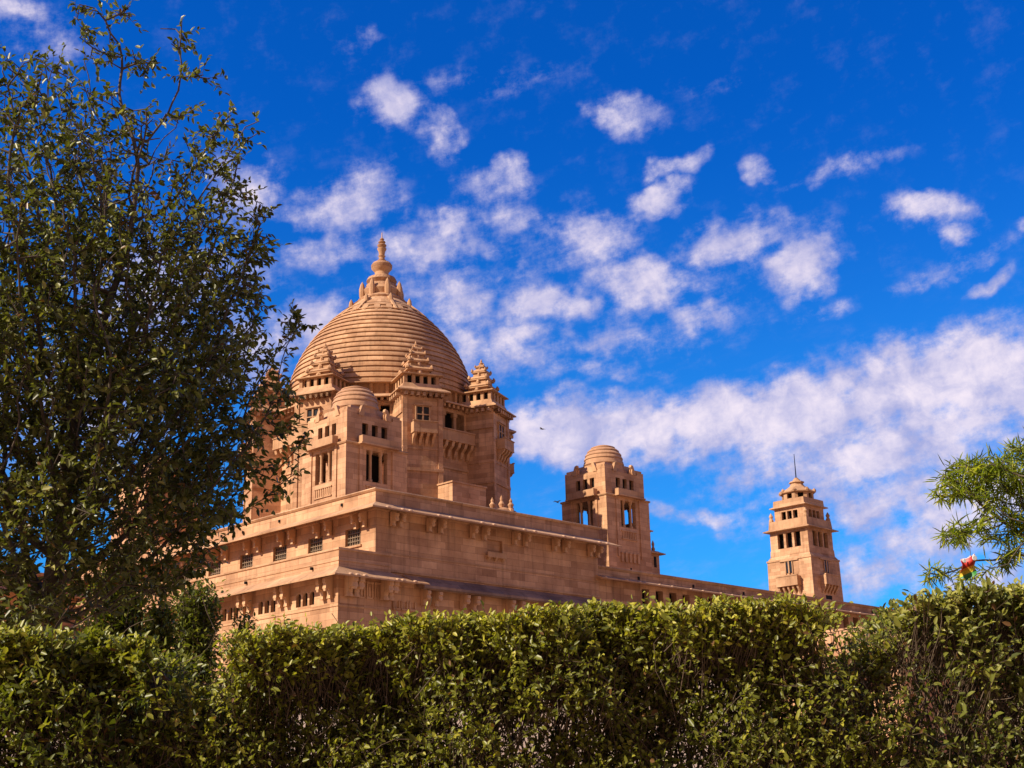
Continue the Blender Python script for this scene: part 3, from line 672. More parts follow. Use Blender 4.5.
# ------------------------------------------------------------------ clock tower behind the wing
def build_clock_tower():
    v = Vector((96.6, 25.3, 0)); v.rotate(Matrix.Rotation(PAL_RZ, 3, 'Z')); v += Vector(PAL_LOC)
    T = thing('clock_tower', 'tall square tapering sandstone tower with mast rising behind the long wing', 'tower', tuple(v), PAL_RZ)
    def B(h0, h1, z0, z1): return MB().add([(-h0, -h0, z0), (h0, -h0, z0), (h0, h0, z0), (-h0, h0, z0), (-h1, -h1, z1), (h1, -h1, z1), (h1, h1, z1), (-h1, h1, z1)], [(3, 2, 1, 0), (4, 5, 6, 7), (0, 1, 5, 4), (1, 2, 6, 5), (2, 3, 7, 6), (3, 0, 4, 7)])
    m = B(3.95, 3.5, 0, 31.3); m.join(B(3.5, 3.1, 31.3, 31.9)); m.join(B(3.15, 3.1, 31.9, 32.4))
    m.build('shaft', SANDT, T)
    MB().ring(-3.5, 3.5, -3.5, 3.5, [(-.1, 31.1), (-.1, 31.4), (.08, 31.36), (.1, 31.15)]).build('string_course', CARV, T)
    # belfry
    h = 3.05; bf = MB(); ops = [(h+q-.5, h+q+.5, 32.55, 34.7) for q in (-1.35, 0, 1.35)]; ops2 = [(a-.5, b-.5, c, d) for a, b, c, d in ops]
    for s in (-1, 1):
        bf.wall((-h, s*h), (1, 0), (0, s), 2*h, 32.3, 35.1, .5, ops); bf.wall((s*h, -h+.5), (0, 1), (s, 0), 2*h-1, 32.3, 35.1, .5, ops2)
    bf.build('belfry', SANDT, T)
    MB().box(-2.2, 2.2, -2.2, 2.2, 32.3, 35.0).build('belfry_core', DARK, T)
    cl = MB()
    for s in (-1, 1):
        for q in (-.68, .68):
            for (x, y) in ((q, s*(h-.2)), (s*(h-.2), q)): cl.mark().lathe([(.24, 32.55), (.2, 32.8), (.2, 34.3), (.3, 34.5), (.3, 34.7)], 8, x, y)
    cl.build_each('belfry_column', CARV, T, True)
    e = MB().ring(-h, h, -h, h, [(-.3, 35.4), (.1, 35.4), (.7, 35.15), (.7, 35.05), (-.3, 34.98)]); e.ring(-h+.1, h-.1, -h+.1, h-.1, [(-.3, 35.3), (-.3, 36.5), (.1, 36.5), (.2, 35.3)])
    e.build('eave', CARV, T)
    f = MB()
    for sx in (-1, 1):
        for sy in (-1, 1): f.mark().lathe([(.28, 36.4), (.34, 36.7), (.2, 37.0), (.3, 37.3), (.08, 37.7), (0, 37.8)], 8, sx*2.8, sy*2.8)
    f.build_each('corner_finial', CARV, T, True)
    h = 2.42; us = MB(); ops = [(h+q-.36, h+q+.36, 36.3, 37.75) for q in (-.95, 0, .95)]; ops2 = [(a-.4, b-.4, c, d) for a, b, c, d in ops]
    for s in (-1, 1):
        us.wall((-h, s*h), (1, 0), (0, s), 2*h, 35.3, 38.3, .4, ops); us.wall((s*h, -h+.4), (0, 1), (s, 0), 2*h-.8, 35.3, 38.3, .4, ops2)
    us.build('upper_storey', SANDT, T); MB().box(-1.7, 1.7, -1.7, 1.7, 35.3, 38.2).build('upper_core', DARK, T)
    e = MB().ring(-h, h, -h, h, [(-.3, 38.6), (.05, 38.6), (.5, 38.4), (.5, 38.3), (-.3, 38.2)]); e.ring(-h+.05, h-.05, -h+.05, h-.05, [(-.5, 38.5), (-.5, 39.35), (.1, 39.35), (.15, 38.5)])
    e.build('upper_eave', CARV, T)
    l = MB()
    for k in range(8):
        w = 2*2.05*math.tan(R(22.5)); q = MB().wall((2.05, -w/2), (0, 1), (1, 0), w, 38.9, 40.5, .3, [(w/2-.4, w/2+.4, 39.5, 40.2)]); l.join(q.rot(R(45*k)))
    l.build('lantern', CARV, T); MB().lathe([(1.55, 39), (1.55, 40.5)], 8).build('lantern_core', DARK, T)
    r = MB().lathe([(2.1, 40.35), (2.5, 40.3), (2.55, 40.45), (2.2, 40.75), (1.6, 41.2), (1.15, 41.6), (.95, 41.9), (.85, 42.2), (1.1, 42.3), (1.05, 42.5), (.6, 42.7), (.5, 42.95), (.3, 43.15), (.3, 43.3), (0, 43.4)], 8, ph=R(22.5))
    for k in range(8): r.join(MB().lathe([(.2, 40.3), (.3, 40.6), (.2, 40.9), (0, 41.1)], 6, 2.35, 0).rot(R(45*k+22.5)))
    r.build('roof', CARV, T)
    MB().lathe([(.09, 43.2), (.07, 44.5), (.04, 46.3), (0, 46.35)], 6).build('mast', IRON, T)
    # faces: arched window, balcony, brackets
    for s, rz in ((0, 0), (1, math.pi/2)):
        z0 = 29.5; fx = -(4.1-.48*29.5/31.3)
        fx = -3.55
        w = MB().box(fx-.06, fx+.1, -.42, .42, 29.5, 30.6); w.add([(fx-.06, .42*math.cos(t), 30.6+.45*math.sin(t)) for t in np.linspace(0, math.pi, 9)]+[(fx+.1, .42*math.cos(t), 30.6+.45*math.sin(t)) for t in np.linspace(0, math.pi, 9)], [tuple(range(9))]+[(i, i+1, i+10, i+9) for i in range(8)])
        w.rot(rz).build('arched_window', GLASS, T)
        b = MB(); fx = -3.57
        b.box(fx-.12, fx, -1.5, 1.5, 31.0, 31.15); b.box(fx-.1, fx, -.62, -.48, 29.4, 30.9); b.box(fx-.1, fx, .48, .62, 29.4, 30.9); b.box(fx-.14, fx+.02, -.1, .1, 29.4, 30.95)
        b.box(fx-.9, fx+.02, -1.7, 1.7, 27.75, 27.95); b.box(fx-.9, fx-.78, -1.7, 1.7, 27.95, 28.95); b.box(fx-.96, fx-.72, -1.74, 1.74, 28.95, 29.1)
        for q in (-1.7, 1.58): b.box(fx-.8, fx+.02, q, q+.12, 27.95, 28.95)
        for k in range(5): q = -1.5+.75*k; b.extr([(fx, 27.75), (fx-.75, 27.75), (fx-.6, 27.4), (fx-.2, 26.9), (fx, 26.6)], 'y', q-.14, q+.14)
        b.rot(rz).build('balcony', CARV, T)
        MB().box(fx-.02, fx+.03, -.75+0, .75, 26.0, 26.5).rot(rz).build('slit', DARK, T)
    zi, zo = [0, 26, 31.9, 32.4, 35.1, 38.3, 40.4, 42.3, 43.4, 46.4], [0, 26, 32.3, 33.1, 35.75, 39.0, 41.2, 42.7, 43.5, 47.0]
    for o in T.children:
        for q in o.data.vertices: q.co.z = float(np.interp(q.co.z, zi, zo))
    return T
CT = build_clock_tower()
# ------------------------------------------------------------------ vegetation
BARK = plain('bark', (.10, .075, .055), .9, .4, 14)
TWIG = plain('twig_bark', (.11, .075, .05), .85, .4, 20)
LEAF_TREE = leafmat('tree_leaves', (.028, .034, .008), (.150, .155, .036), (.44, .39, .13), .32, .36)
LEAF_HEDGE = leafmat('hedge_leaves', (.044, .054, .009), (.225, .228, .028), (.58, .51, .075), .36, .38)
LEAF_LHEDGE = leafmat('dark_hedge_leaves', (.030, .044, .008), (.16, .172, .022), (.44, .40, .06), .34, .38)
LEAF_NARROW = leafmat('narrow_leaves', (.08, .115, .018), (.27, .31, .035), (.62, .56, .09), .5, .34)
LEAF_SHRUB = leafmat('shrub_leaves', (.042, .054, .010), (.185, .195, .032), (.44, .40, .085), .36, .40)

def unit(v): return v/np.maximum(np.linalg.norm(v, axis=-1, keepdims=True), 1e-9)
def leaves(name, mat, parent, base, d, L, Wd, tone, nup=None, fold=.25, droop=.12):
    """one mesh of pointed, folded leaf blades"""
    n = len(base); d = unit(d)
    ref = RNG.normal(size=(n, 3)) if nup is None else nup+RNG.normal(size=(n, 3))*.45
    nr = unit(ref-d*np.sum(ref*d, 1, keepdims=True)); sd_ = np.cross(d, nr)
    L = L[:, None]; Wd = Wd[:, None]
    P = np.empty((n, 6, 3)); P[:, 0] = base
    P[:, 3] = base+d*L-nr*L*droop
    for i, t, w, s in ((1, .3, .5, 1), (2, .68, .42, 1), (4, .68, .42, -1), (5, .3, .5, -1)):
        P[:, i] = base+d*L*t+sd_*Wd*w*s+nr*(Wd*w*fold*2-L*droop*t*t)
    me = bpy.data.meshes.new(name)
    me.vertices.add(n*6); me.vertices.foreach_set('co', P.reshape(-1))
    idx = (np.arange(n)[:, None]*6+np.array([0, 1, 2, 3, 0, 3, 4, 5])[None]).reshape(-1)
    me.loops.add(n*8); me.loops.foreach_set('vertex_index', idx.astype(np.int32))
    me.polygons.add(n*2); me.polygons.foreach_set('loop_start', (np.arange(n*2)*4).astype(np.int32)); me.polygons.foreach_set('loop_total', np.full(n*2, 4, np.int32))
    me.update(calc_edges=True)
    a = me.attributes.new('tone', 'FLOAT', 'POINT'); a.data.foreach_set('value', np.repeat(np.clip(tone, 0, 1), 6).astype(np.float32))
    me.materials.append(mat); me.validate()
    o = bpy.data.objects.new(name, me); COL.objects.link(o); o.parent = parent
    return o
def tubes(name, mat, parent, p0, p1, r0, r1, sides=5):
    """one mesh of tapered branch segments"""
    n = len(p0); d = unit(p1-p0); ref = np.where(np.abs(d[:, 2:3]) > .9, np.array([[1., 0, 0]]), np.array([[0, 0, 1.]]))
    a = unit(np.cross(d, ref)); b = np.cross(d, a); t = np.arange(sides)*2*np.pi/sides
    c = (np.cos(t)[None, :, None]*a[:, None]+np.sin(t)[None, :, None]*b[:, None])
    ext = d*np.minimum(r1, .02)[:, None]
    P = np.concatenate([p0[:, None]+c*r0[:, None, None], (p1+ext)[:, None]+c*r1[:, None, None]], 1)
    me = bpy.data.meshes.new(name); me.vertices.add(n*2*sides); me.vertices.foreach_set('co', P.reshape(-1))
    k = np.arange(sides); k2 = (k+1) % sides
    q = np.stack([k, k2, k2+sides, k+sides], 1).reshape(-1)
    idx = (np.arange(n)[:, None]*2*sides+q[None]).reshape(-1)
    me.loops.add(len(idx)); me.loops.foreach_set('vertex_index', idx.astype(np.int32))
    nf = n*sides; me.polygons.add(nf); me.polygons.foreach_set('loop_start', (np.arange(nf)*4).astype(np.int32)); me.polygons.foreach_set('loop_total', np.full(nf, 4, np.int32))
    me.polygons.foreach_set('use_smooth', np.ones(nf, bool)); me.update(calc_edges=True); me.materials.append(mat); me.validate()
    o = bpy.data.objects.new(name, me); COL.objects.link(o); o.parent = parent
    return o
def blob_points(blobs, density, rng):
    out = []
    for (c, r, w) in blobs:
        n = max(3, int(density*w*4.19*r[0]*r[1]*r[2]))
        q = unit(rng.normal(size=(n, 3)))*rng.random((n, 1))**(1/2.6)
        out.append(np.array(c)+q*np.array(r))
    return np.concatenate(out)
def colonize(att, path, step, infl, kill, iters, rng, jitter=.25):
    """grow limbs towards the crown's points"""
    P = [np.array(p, float) for p in path]; par = [-1]+list(range(len(path)-1))
    near = np.full(len(att), -1); dist = np.full(len(att), 1e9); alive = np.ones(len(att), bool)
    def upd(i0):
        Q = np.array(P[i0:]); D = np.linalg.norm(att[:, None]-Q[None], axis=2); j = D.argmin(1); m = D[np.arange(len(att)), j]
        b = m < dist; dist[b] = m[b]; near[b] = j[b]+i0
    upd(0)
    for it in range(iters):
        ok = alive & (dist < infl*(3 if it < 12 else 1.0))
        if not ok.any(): break
        i0 = len(P); nodes = np.unique(near[ok]); new = []
        for nd in nodes:
            s = ok & (near == nd); v = unit(att[s]-P[nd]).sum(0)+rng.normal(size=3)*jitter*math.sqrt(s.sum())
            v = v/max(np.linalg.norm(v), 1e-6); q = P[nd]+v*step; new.append((q, nd))
        for q, nd in new: P.append(q); par.append(int(nd))
        upd(i0); alive &= dist > kill
        if not alive.any(): break
    return np.array(P), np.array(par)
def skeleton(P, par, r_tip, expo, r_max):
    n = len(P); r = np.zeros(n); kids = np.zeros(n, int)
    for i in range(1, n): kids[par[i]] += 1
    acc = np.zeros(n); depth = np.zeros(n, int)
    for i in range(n-1, 0, -1):
        if kids[i] == 0: acc[i] = r_tip**expo
        acc[par[i]] += acc[i]; depth[par[i]] = max(depth[par[i]], depth[i]+1)
    return np.minimum(np.maximum(acc, r_tip**expo)**(1/expo), r_max), kids, depth

def blob(x, y, dist, rx, ry, rz, w=1.): return (site(x, y, dist), (rx, ry, rz), w)
def build_left_tree():
    rng = np.random.default_rng(3)
    B = [blob(40, 330, 11, 1.5, 1.7, 1.6, 1.3), blob(140, 300, 10.8, 1.0, 1.3, .95), blob(55, 170, 11, 1.0, 1.2, .8), blob(160, 150, 10.8, .55, .7, .42, 1.2), blob(110, 440, 10.7, 1.15, 1.3, .95, 1.9),
         blob(205, 400, 10.5, .6, .7, .6, 1.9), blob(215, 270, 10.7, .52, .7, .55), blob(210, 190, 10.7, .34, .4, .24, 1.6), blob(250, 120, 10.7, .26, .25, .12, 3.0), blob(228, 150, 10.7, .24, .25, .12, 2.4), blob(258, 215, 10.6, .24, .25, .14, 2.6), blob(262, 250, 10.6, .22, .3, .2, 1.2),
         blob(272, 300, 10.5, .2, .25, .2, 1.3), blob(246, 455, 10.3, .30, .3, .36, 2.6), blob(278, 400, 10.2, .2, .2, .16, 3), blob(288, 435, 10.2, .16, .2, .12, 4), blob(282, 475, 10.2, .18, .2, .16, 4), blob(230, 520, 10.2, .2, .2, .14, 3), blob(300, 335, 10.3, .12, .14, .06, 4), blob(272, 345, 10.3, .24, .2, .07, 2.5), blob(270, 385, 10.3, .14, .2, .2, 1.6),
         blob(90, 40, 11, .22, .4, .4, .9), blob(20, 90, 11, .4, .6, .4, .8), blob(175, 40, 10.9, .2, .25, .30, 1.8), blob(150, 70, 10.9, .2, .3, .3, .9), blob(200, 75, 10.8, .14, .2, .12, 1.6), blob(130, 20, 11, .2, .3, .2, .8),
         blob(-110, 300, 11, 1.1, 1.4, 1.3, .3), blob(-90, 110, 11, .8, 1., .8, .25), blob(60, 545, 10.7, 1.1, 1.2, .55, 1.7), blob(170, 520, 10.5, .5, .6, .4, 2.2), blob(215, 490, 10.4, .18, .3, .2, 1.4), blob(150, 580, 10.4, .35, .4, .22, 1.2), blob(-60, 480, 11, 1.2, 1.4, 1.0, .8), blob(30, 610, 10.2, .6, .5, .28, 3.)]
    att = blob_points(B, 185, rng)
    base = site(45, 700, 11.2); base[2] = 0
    path = [base+np.array([.02*math.sin(k*1.3), .02*math.cos(k), .16*k]) for k in range(15)]
    P, par = colonize(att, path, .13, .9, .15, 150, rng)
    r, kids, depth = skeleton(P, par, .0042, 2.35, .17)
    T = thing('leafy_tree', 'big dark leafy tree with sparse twiggy top filling the left edge', 'tree', tuple(base))
    off = np.array(base)
    i = np.arange(1, len(P)); big = r[i] > .03
    tubes('trunk', BARK, T, P[par[i]][big]-off, P[i][big]-off, r[par[i]][big]*np.where(par[i][big] < 14, 1, 1), r[i][big], 9)
    tubes('branches', BARK, T, P[par[i]][~big]-off, P[i][~big]-off, np.minimum(r[par[i]][~big], r[i][~big]*1.7), r[i][~big], 5)
    # leafy side twigs near every branch end
    cand = np.where((depth <= 5) & (np.arange(len(P)) > 20))[0]
    rep = np.where(P[cand, 2] < 5.8, 5, np.where(P[cand, 0] > -2.7, 4, 3))
    cl = np.sin(P[:, 0]*5.1+1)+np.sin(P[:, 2]*5.7+P[:, 1]*2)+np.sin(P[:, 0]*3.3-P[:, 2]*8.1)
    src = np.repeat(cand, rep); src = src[(rng.random(len(src)) < np.clip(.68+.5*cl[src]+.6*np.clip((6.0-P[src, 2])/1.2, 0, 1)+.4*(P[src, 0] > -2.75), .22, 1))]; d0 = unit(P[src]-P[par[src]]); tw = unit(d0*.8+rng.normal(size=(len(src), 3))*.75+np.array([0, 0, .15])); Lt = rng.uniform(.07, .2, len(src))
    p0 = P[par[src]]+(P[src]-P[par[src]])*rng.random((len(src), 1)); p1 = p0+tw*Lt[:, None]
    tubes('twigs', BARK, T, p0-off, p1-off, np.full(len(src), .0028), np.full(len(src), .0014), 3)
    k = 6; li = np.repeat(np.arange(len(src)), k); t = np.tile(np.linspace(.25, 1., k), len(src))+rng.normal(size=len(li))*.05
    keep = rng.random(len(li)) < .84; li = li[keep]; t = t[keep]; n = len(li)
    b = p0[li]+(p1-p0)[li]*t[:, None]; d = unit(tw[li]*.7+unit(rng.normal(size=(n, 3)))*.9+np.array([0, 0, -.15]))
    tone = np.clip(rng.normal(.42, .17, n)+rng.normal(size=len(src))[li]*.10, 0, 1)
    L = rng.uniform(.046, .074, n)
    leaves('crown', LEAF_TREE, T, b-off, d, L, L*rng.uniform(.42, .56, n), tone, np.tile([-.5, -.3, .8], (n, 1)))
    print('left tree nodes', len(P), 'leaves', n)
build_left_tree()

def hedge(name, label, cat, x0, x1, y0, y1, top, mat, n_shoot, seed, leaf, upright=.5, gaps=(), twig_n=160, group=None, tall=.0):
    """clipped hedge: woody stems, shoots and leaves filling a real box of space"""
    rng = np.random.default_rng(seed)
    xc = (x0+x1)/2; T = thing(name, label, cat, (xc, (y0+y1)/2, 0), 0, group); off = np.array([xc, (y0+y1)/2, 0])
    def topz(x): return np.interp(x, [a for a, _ in top], [b-.082 for _, b in top])+.012*np.sin(np.asarray(x)*9+seed)+.010*np.sin(np.asarray(x)*23)
    n = n_shoot; x = rng.uniform(x0, x1, n); u = rng.random(n)
    tz = topz(x); y = y0+(y1-y0)*rng.random(n)**1.9
    z = np.where(u < .30, tz-rng.random(n)**2*.14, np.where(u < .9, 1.3+(tz-1.3)*rng.random(n)**.8, rng.uniform(.15, 1.3, n)))
    # the face is not flat: hollows and bulges
    bul = .09*np.sin(x*5.1+seed)+.07*np.sin(x*11.3+z*7)+.06*np.sin(z*9-x*3.7)+.05*np.sin(x*23+z*17)
    y = np.maximum(y, y0+.10+bul)
    for (gx, gz, gr, gs, pr) in gaps:
        inside = ((x-gx)/gr)**2+((z-gz)/gs)**2 < 1; kill = inside & (rng.random(n) < pr); y = np.where(kill, 1e6, y)
    # random thin patches
    thin = (np.sin(x*7.3+1.1*seed)+np.sin(z*13.1+x*2.9)+np.sin(x*17.7-z*8.)) ; ok = (y < 1e5) & ~((thin < -1.15) & (z < tz-.18) & (rng.random(n) < .66))
    x, y, z, tz, u = x[ok], y[ok], z[ok], tz[ok], u[ok]; n = len(x)
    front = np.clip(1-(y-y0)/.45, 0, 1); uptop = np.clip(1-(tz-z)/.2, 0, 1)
    d = unit(np.stack([rng.normal(size=n)*.5, -front*.7+rng.normal(size=n)*.35, upright+uptop*.5+rng.normal(size=n)*.35], 1))
    Ls = rng.uniform(.07, .17, n)*(1+tall*uptop*(rng.random(n) < .05)*1.6)
    p0 = np.stack([x, y, z], 1); p1 = p0+d*Ls[:, None]
    lim = tz+.05+.03*rng.random(n)+tall*.12*(rng.random(n) < .03); p1[:, 2] = np.where(p1[:, 2] > lim, lim+.15*(p1[:, 2]-lim), p1[:, 2])
    back = p0-d*rng.uniform(.05, .2, (n, 1))+np.array([0, .06, -.05])
    tubes('twigs', TWIG, T, np.concatenate([back, p0])-off, np.concatenate([p0, p1])-off, np.concatenate([np.full(n, .0026), np.full(n, .002)]), np.concatenate([np.full(n, .002), np.full(n, .001)]), 3)
    # woody stems inside and a few bare sprigs on the face
    m = twig_n; sx = rng.uniform(x0, x1, m); pts = [np.stack([sx, rng.uniform(y0+.42, y1, m), np.zeros(m)], 1)]
    for s in range(7):
        q = pts[-1].copy(); q[:, 2] += (topz(sx)-.1)/7*rng.uniform(.8, 1.05, m); q[:, 0] += rng.normal(size=m)*.07; q[:, 1] += rng.normal(size=m)*.06; pts.append(q)
    st0, st1 = np.concatenate(pts[:-1]), np.concatenate(pts[1:]); sr0, sr1 = np.concatenate([np.full(m, .014-.0015*s) for s in range(7)]), np.concatenate([np.full(m, .0125-.0015*s) for s in range(7)])
    m = int(twig_n*.45); q0 = np.stack([rng.uniform(x0, x1, m), rng.uniform(y0+.0, y0+.35, m), rng.uniform(1.4, 2.25, m)], 1); sg = []
    dd = unit(rng.normal(size=(m, 3))*np.array([1, .3, .9])+np.array([0, -.1, .2]))
    for s in range(5): q1 = q0+dd*.06; sg.append((q0, q1)); q0 = q1; dd = unit(dd+rng.normal(size=(m, 3))*.22)
    tubes('stems', TWIG, T, np.concatenate([st0]+[a for a, _ in sg])-off, np.concatenate([st1]+[b for _, b in sg])-off, np.concatenate([sr0, np.full(5*m, .0012)]), np.concatenate([sr1, np.full(5*m, .0017)]), 4)
    k = 9; li = np.repeat(np.arange(n), k); t = np.tile(np.linspace(.05, 1., k), n); keep = rng.random(len(li)) < .85; li, t = li[keep], t[keep]; N_ = len(li)
    b = p0[li]+(p1-p0)[li]*t[:, None]; dl = unit(d[li]*.75+unit(rng.normal(size=(N_, 3)))*.95)
    # new growth is yellower, old wood carries duller leaves
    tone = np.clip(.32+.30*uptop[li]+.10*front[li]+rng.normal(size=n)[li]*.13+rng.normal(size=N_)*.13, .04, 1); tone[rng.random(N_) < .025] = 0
    L = rng.uniform(leaf[0], leaf[1], N_)*np.where(rng.random(N_) < .05, 1.5, 1); 
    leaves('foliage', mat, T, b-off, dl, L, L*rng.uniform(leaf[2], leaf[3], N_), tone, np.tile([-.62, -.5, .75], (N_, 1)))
    print(name, 'leaves', N_)
hedge('clipped_hedge', 'long clipped yellow green hedge across the foreground below the palace', 'hedge', -1.43, 1.62, 5.85, 6.9,
      [(-1.45, 2.10), (-1.33, 2.235), (-1.18, 2.295), (-.78, 2.335), (-.39, 2.35), (.37, 2.395), (.7, 2.385), (1.07, 2.385), (1.25, 2.38), (1.5, 2.33), (1.62, 2.28)], LEAF_HEDGE, 14500, 5, (.019, .034, .46, .6), .45,
      gaps=((-1.36, 2.13, .13, .13, .97), (.15, 1.86, .28, .07, .55), (1.46, 2.21, .17, .085, .96), (1.33, 2.0, .2, .16, .45), (-.83, 1.98, .07, .17, .7)), tall=.6)
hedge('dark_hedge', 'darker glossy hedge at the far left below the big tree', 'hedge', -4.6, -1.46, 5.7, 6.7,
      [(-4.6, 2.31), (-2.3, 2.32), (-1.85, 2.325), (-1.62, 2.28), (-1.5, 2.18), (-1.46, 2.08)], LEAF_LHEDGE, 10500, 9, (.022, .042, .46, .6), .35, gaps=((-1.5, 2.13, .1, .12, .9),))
hedge('twiggy_hedge', 'loose twiggy hedge at the right, taller than the clipped one', 'hedge', 1.66, 4.8, 5.85, 6.9,
      [(1.66, 2.33), (1.72, 2.40), (1.83, 2.42), (2.24, 2.43), (3.2, 2.5), (4.8, 2.5)], LEAF_SHRUB, 9000, 14, (.024, .042, .38, .5), .6,
      gaps=((1.76, 2.06, .085, .2, .96), (1.9, 1.86, .12, .10, .5), (2.1, 2.28, .1, .03, .6)), twig_n=330, tall=.5)

def bush(name, label, x, y, dist, h, rx, n_tw, mat, leaf, seed, cone=.5):
    rng = np.random.default_rng(seed); c = site(x, y, dist); c[2] = 0
    T = thing(name, label, 'shrub', tuple(c))
    u = rng.random(n_tw)**.7; z = h*(.12+.86*u); rr = rx*(1-cone*u)*(1-.55*np.clip(u-.75, 0, 1)/.25)*(.75+.25*np.sin(u*19+seed)); th = rng.uniform(0, 2*np.pi, n_tw); q = rng.random(n_tw)**.5
    p1 = np.stack([np.cos(th)*rr*q, np.sin(th)*rr*q, z], 1); p0 = np.stack([p1[:, 0]*.25, p1[:, 1]*.25, np.maximum(z-.45*h*.35, .05)], 1)
    tubes('branches', TWIG, T, p0, p1, np.full(n_tw, .006), np.full(n_tw, .002), 4)
    tubes('trunk', BARK, T, np.array([[0, 0, 0.], [0, 0, h*.45]]), np.array([[0, 0, h*.45], [.02, 0, h*.9]]), np.array([.05, .032]), np.array([.032, .008]), 7)
    k = 15; li = np.repeat(np.arange(n_tw), k); t = rng.uniform(.45, 1.08, len(li)); b = p0[li]+(p1-p0)[li]*t[:, None]+rng.normal(size=(len(li), 3))*.045
    dl = unit(unit(p1-p0)[li]*.5+unit(rng.normal(size=(len(li), 3)))); n = len(li); L = rng.uniform(leaf[0], leaf[1], n)
    leaves('crown', mat, T, b, dl, L, L*rng.uniform(.4, .5, n), np.clip(rng.normal(.4, .2, n)+rng.normal(size=n_tw)[li]*.1, 0, 1), np.tile([0, 0, 1.], (n, 1)))
bush('young_tree', 'slender bushy young tree between the dark hedge and the palace wall', 196, 610, 14, site(196, 578, 14)[2], .66, 1000, LEAF_SHRUB, (.04, .07), 21, .4)
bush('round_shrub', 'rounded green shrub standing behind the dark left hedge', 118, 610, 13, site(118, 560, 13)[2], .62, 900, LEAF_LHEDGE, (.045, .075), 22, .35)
bush('dry_shrub', 'small dull shrub poking above the hedge before the lit palace wall', 244, 625, 12, site(244, 607, 12)[2], .24, 240, LEAF_SHRUB, (.03, .055), 23, .3)
bush('yellow_shrub', 'pale green shrub under the big tree beside the young tree', 160, 625, 12.4, site(160, 596, 12.4)[2], .42, 600, LEAF_SHRUB, (.04, .07), 25, .3)

def build_right_tree():
    rng = np.random.default_rng(17)
    B = [blob(985, 480, 8, .26, .3, .13), blob(948, 492, 7.9, .10, .15, .06, 1.8), blob(965, 468, 7.9, .16, .2, .06, 1.4), blob(1000, 525, 8, .2, .25, .08, 1.2), blob(962, 533, 7.9, .12, .2, .05, 1.6), blob(938, 574, 7.8, .10, .12, .035, 3), blob(965, 578, 7.8, .08, .1, .03, 2),
         blob(1024, 452, 8, .14, .2, .12), blob(1018, 555, 8, .13, .15, .09, 1.2), blob(1060, 500, 8, .3, .4, .3), blob(1120, 470, 8.1, .5, .5, .45), blob(1120, 560, 8.1, .4, .4, .3)]
    att = blob_points(B, 3000, rng)
    base = site(1150, 600, 8.2); base[2] = 0
    path = [base+np.array([.015*math.sin(k), .01*math.cos(k), .1*k]) for k in range(24)]
    P, par = colonize(att, path, .05, .45, .045, 140, rng, .2)
    r, kids, depth = skeleton(P, par, .0028, 2.3, .06)
    T = thing('narrow_leaved_tree', 'light green tree with narrow needle like leaves reaching in from the right edge', 'tree', tuple(base)); off = np.array(base)
    i = np.arange(1, len(P)); big = r[i] > .02
    tubes('trunk', BARK, T, P[par[i]][big]-off, P[i][big]-off, r[par[i]][big], r[i][big], 8)
    tubes('branches', BARK, T, P[par[i]][~big]-off, P[i][~big]-off, np.minimum(r[par[i]][~big], r[i][~big]*1.6), r[i][~big], 4)
    src = np.where((depth <= 4) & (np.arange(len(P)) > 30))[0]
    d0 = unit(P[src]-P[par[src]]); k = 12; li = np.repeat(np.arange(len(src)), k); n = len(li)
    b = P[src][li]+rng.normal(size=(n, 3))*.010-d0[li]*rng.random((n, 1))*.05
    d = unit(d0[li]*.55+unit(rng.normal(size=(n, 3)))+np.array([0, 0, -.12])); L = rng.uniform(.05, .10, n)
    leaves('crown', LEAF_NARROW, T, b-off, d, L, rng.uniform(.0042, .0075, n), np.clip(rng.normal(.5, .2, n)+rng.normal(size=len(src))[li]*.12, .04, 1), np.tile([-.6, -.45, .6], (n, 1)), .2, .28)
    print('right tree', len(P), n)
build_right_tree()

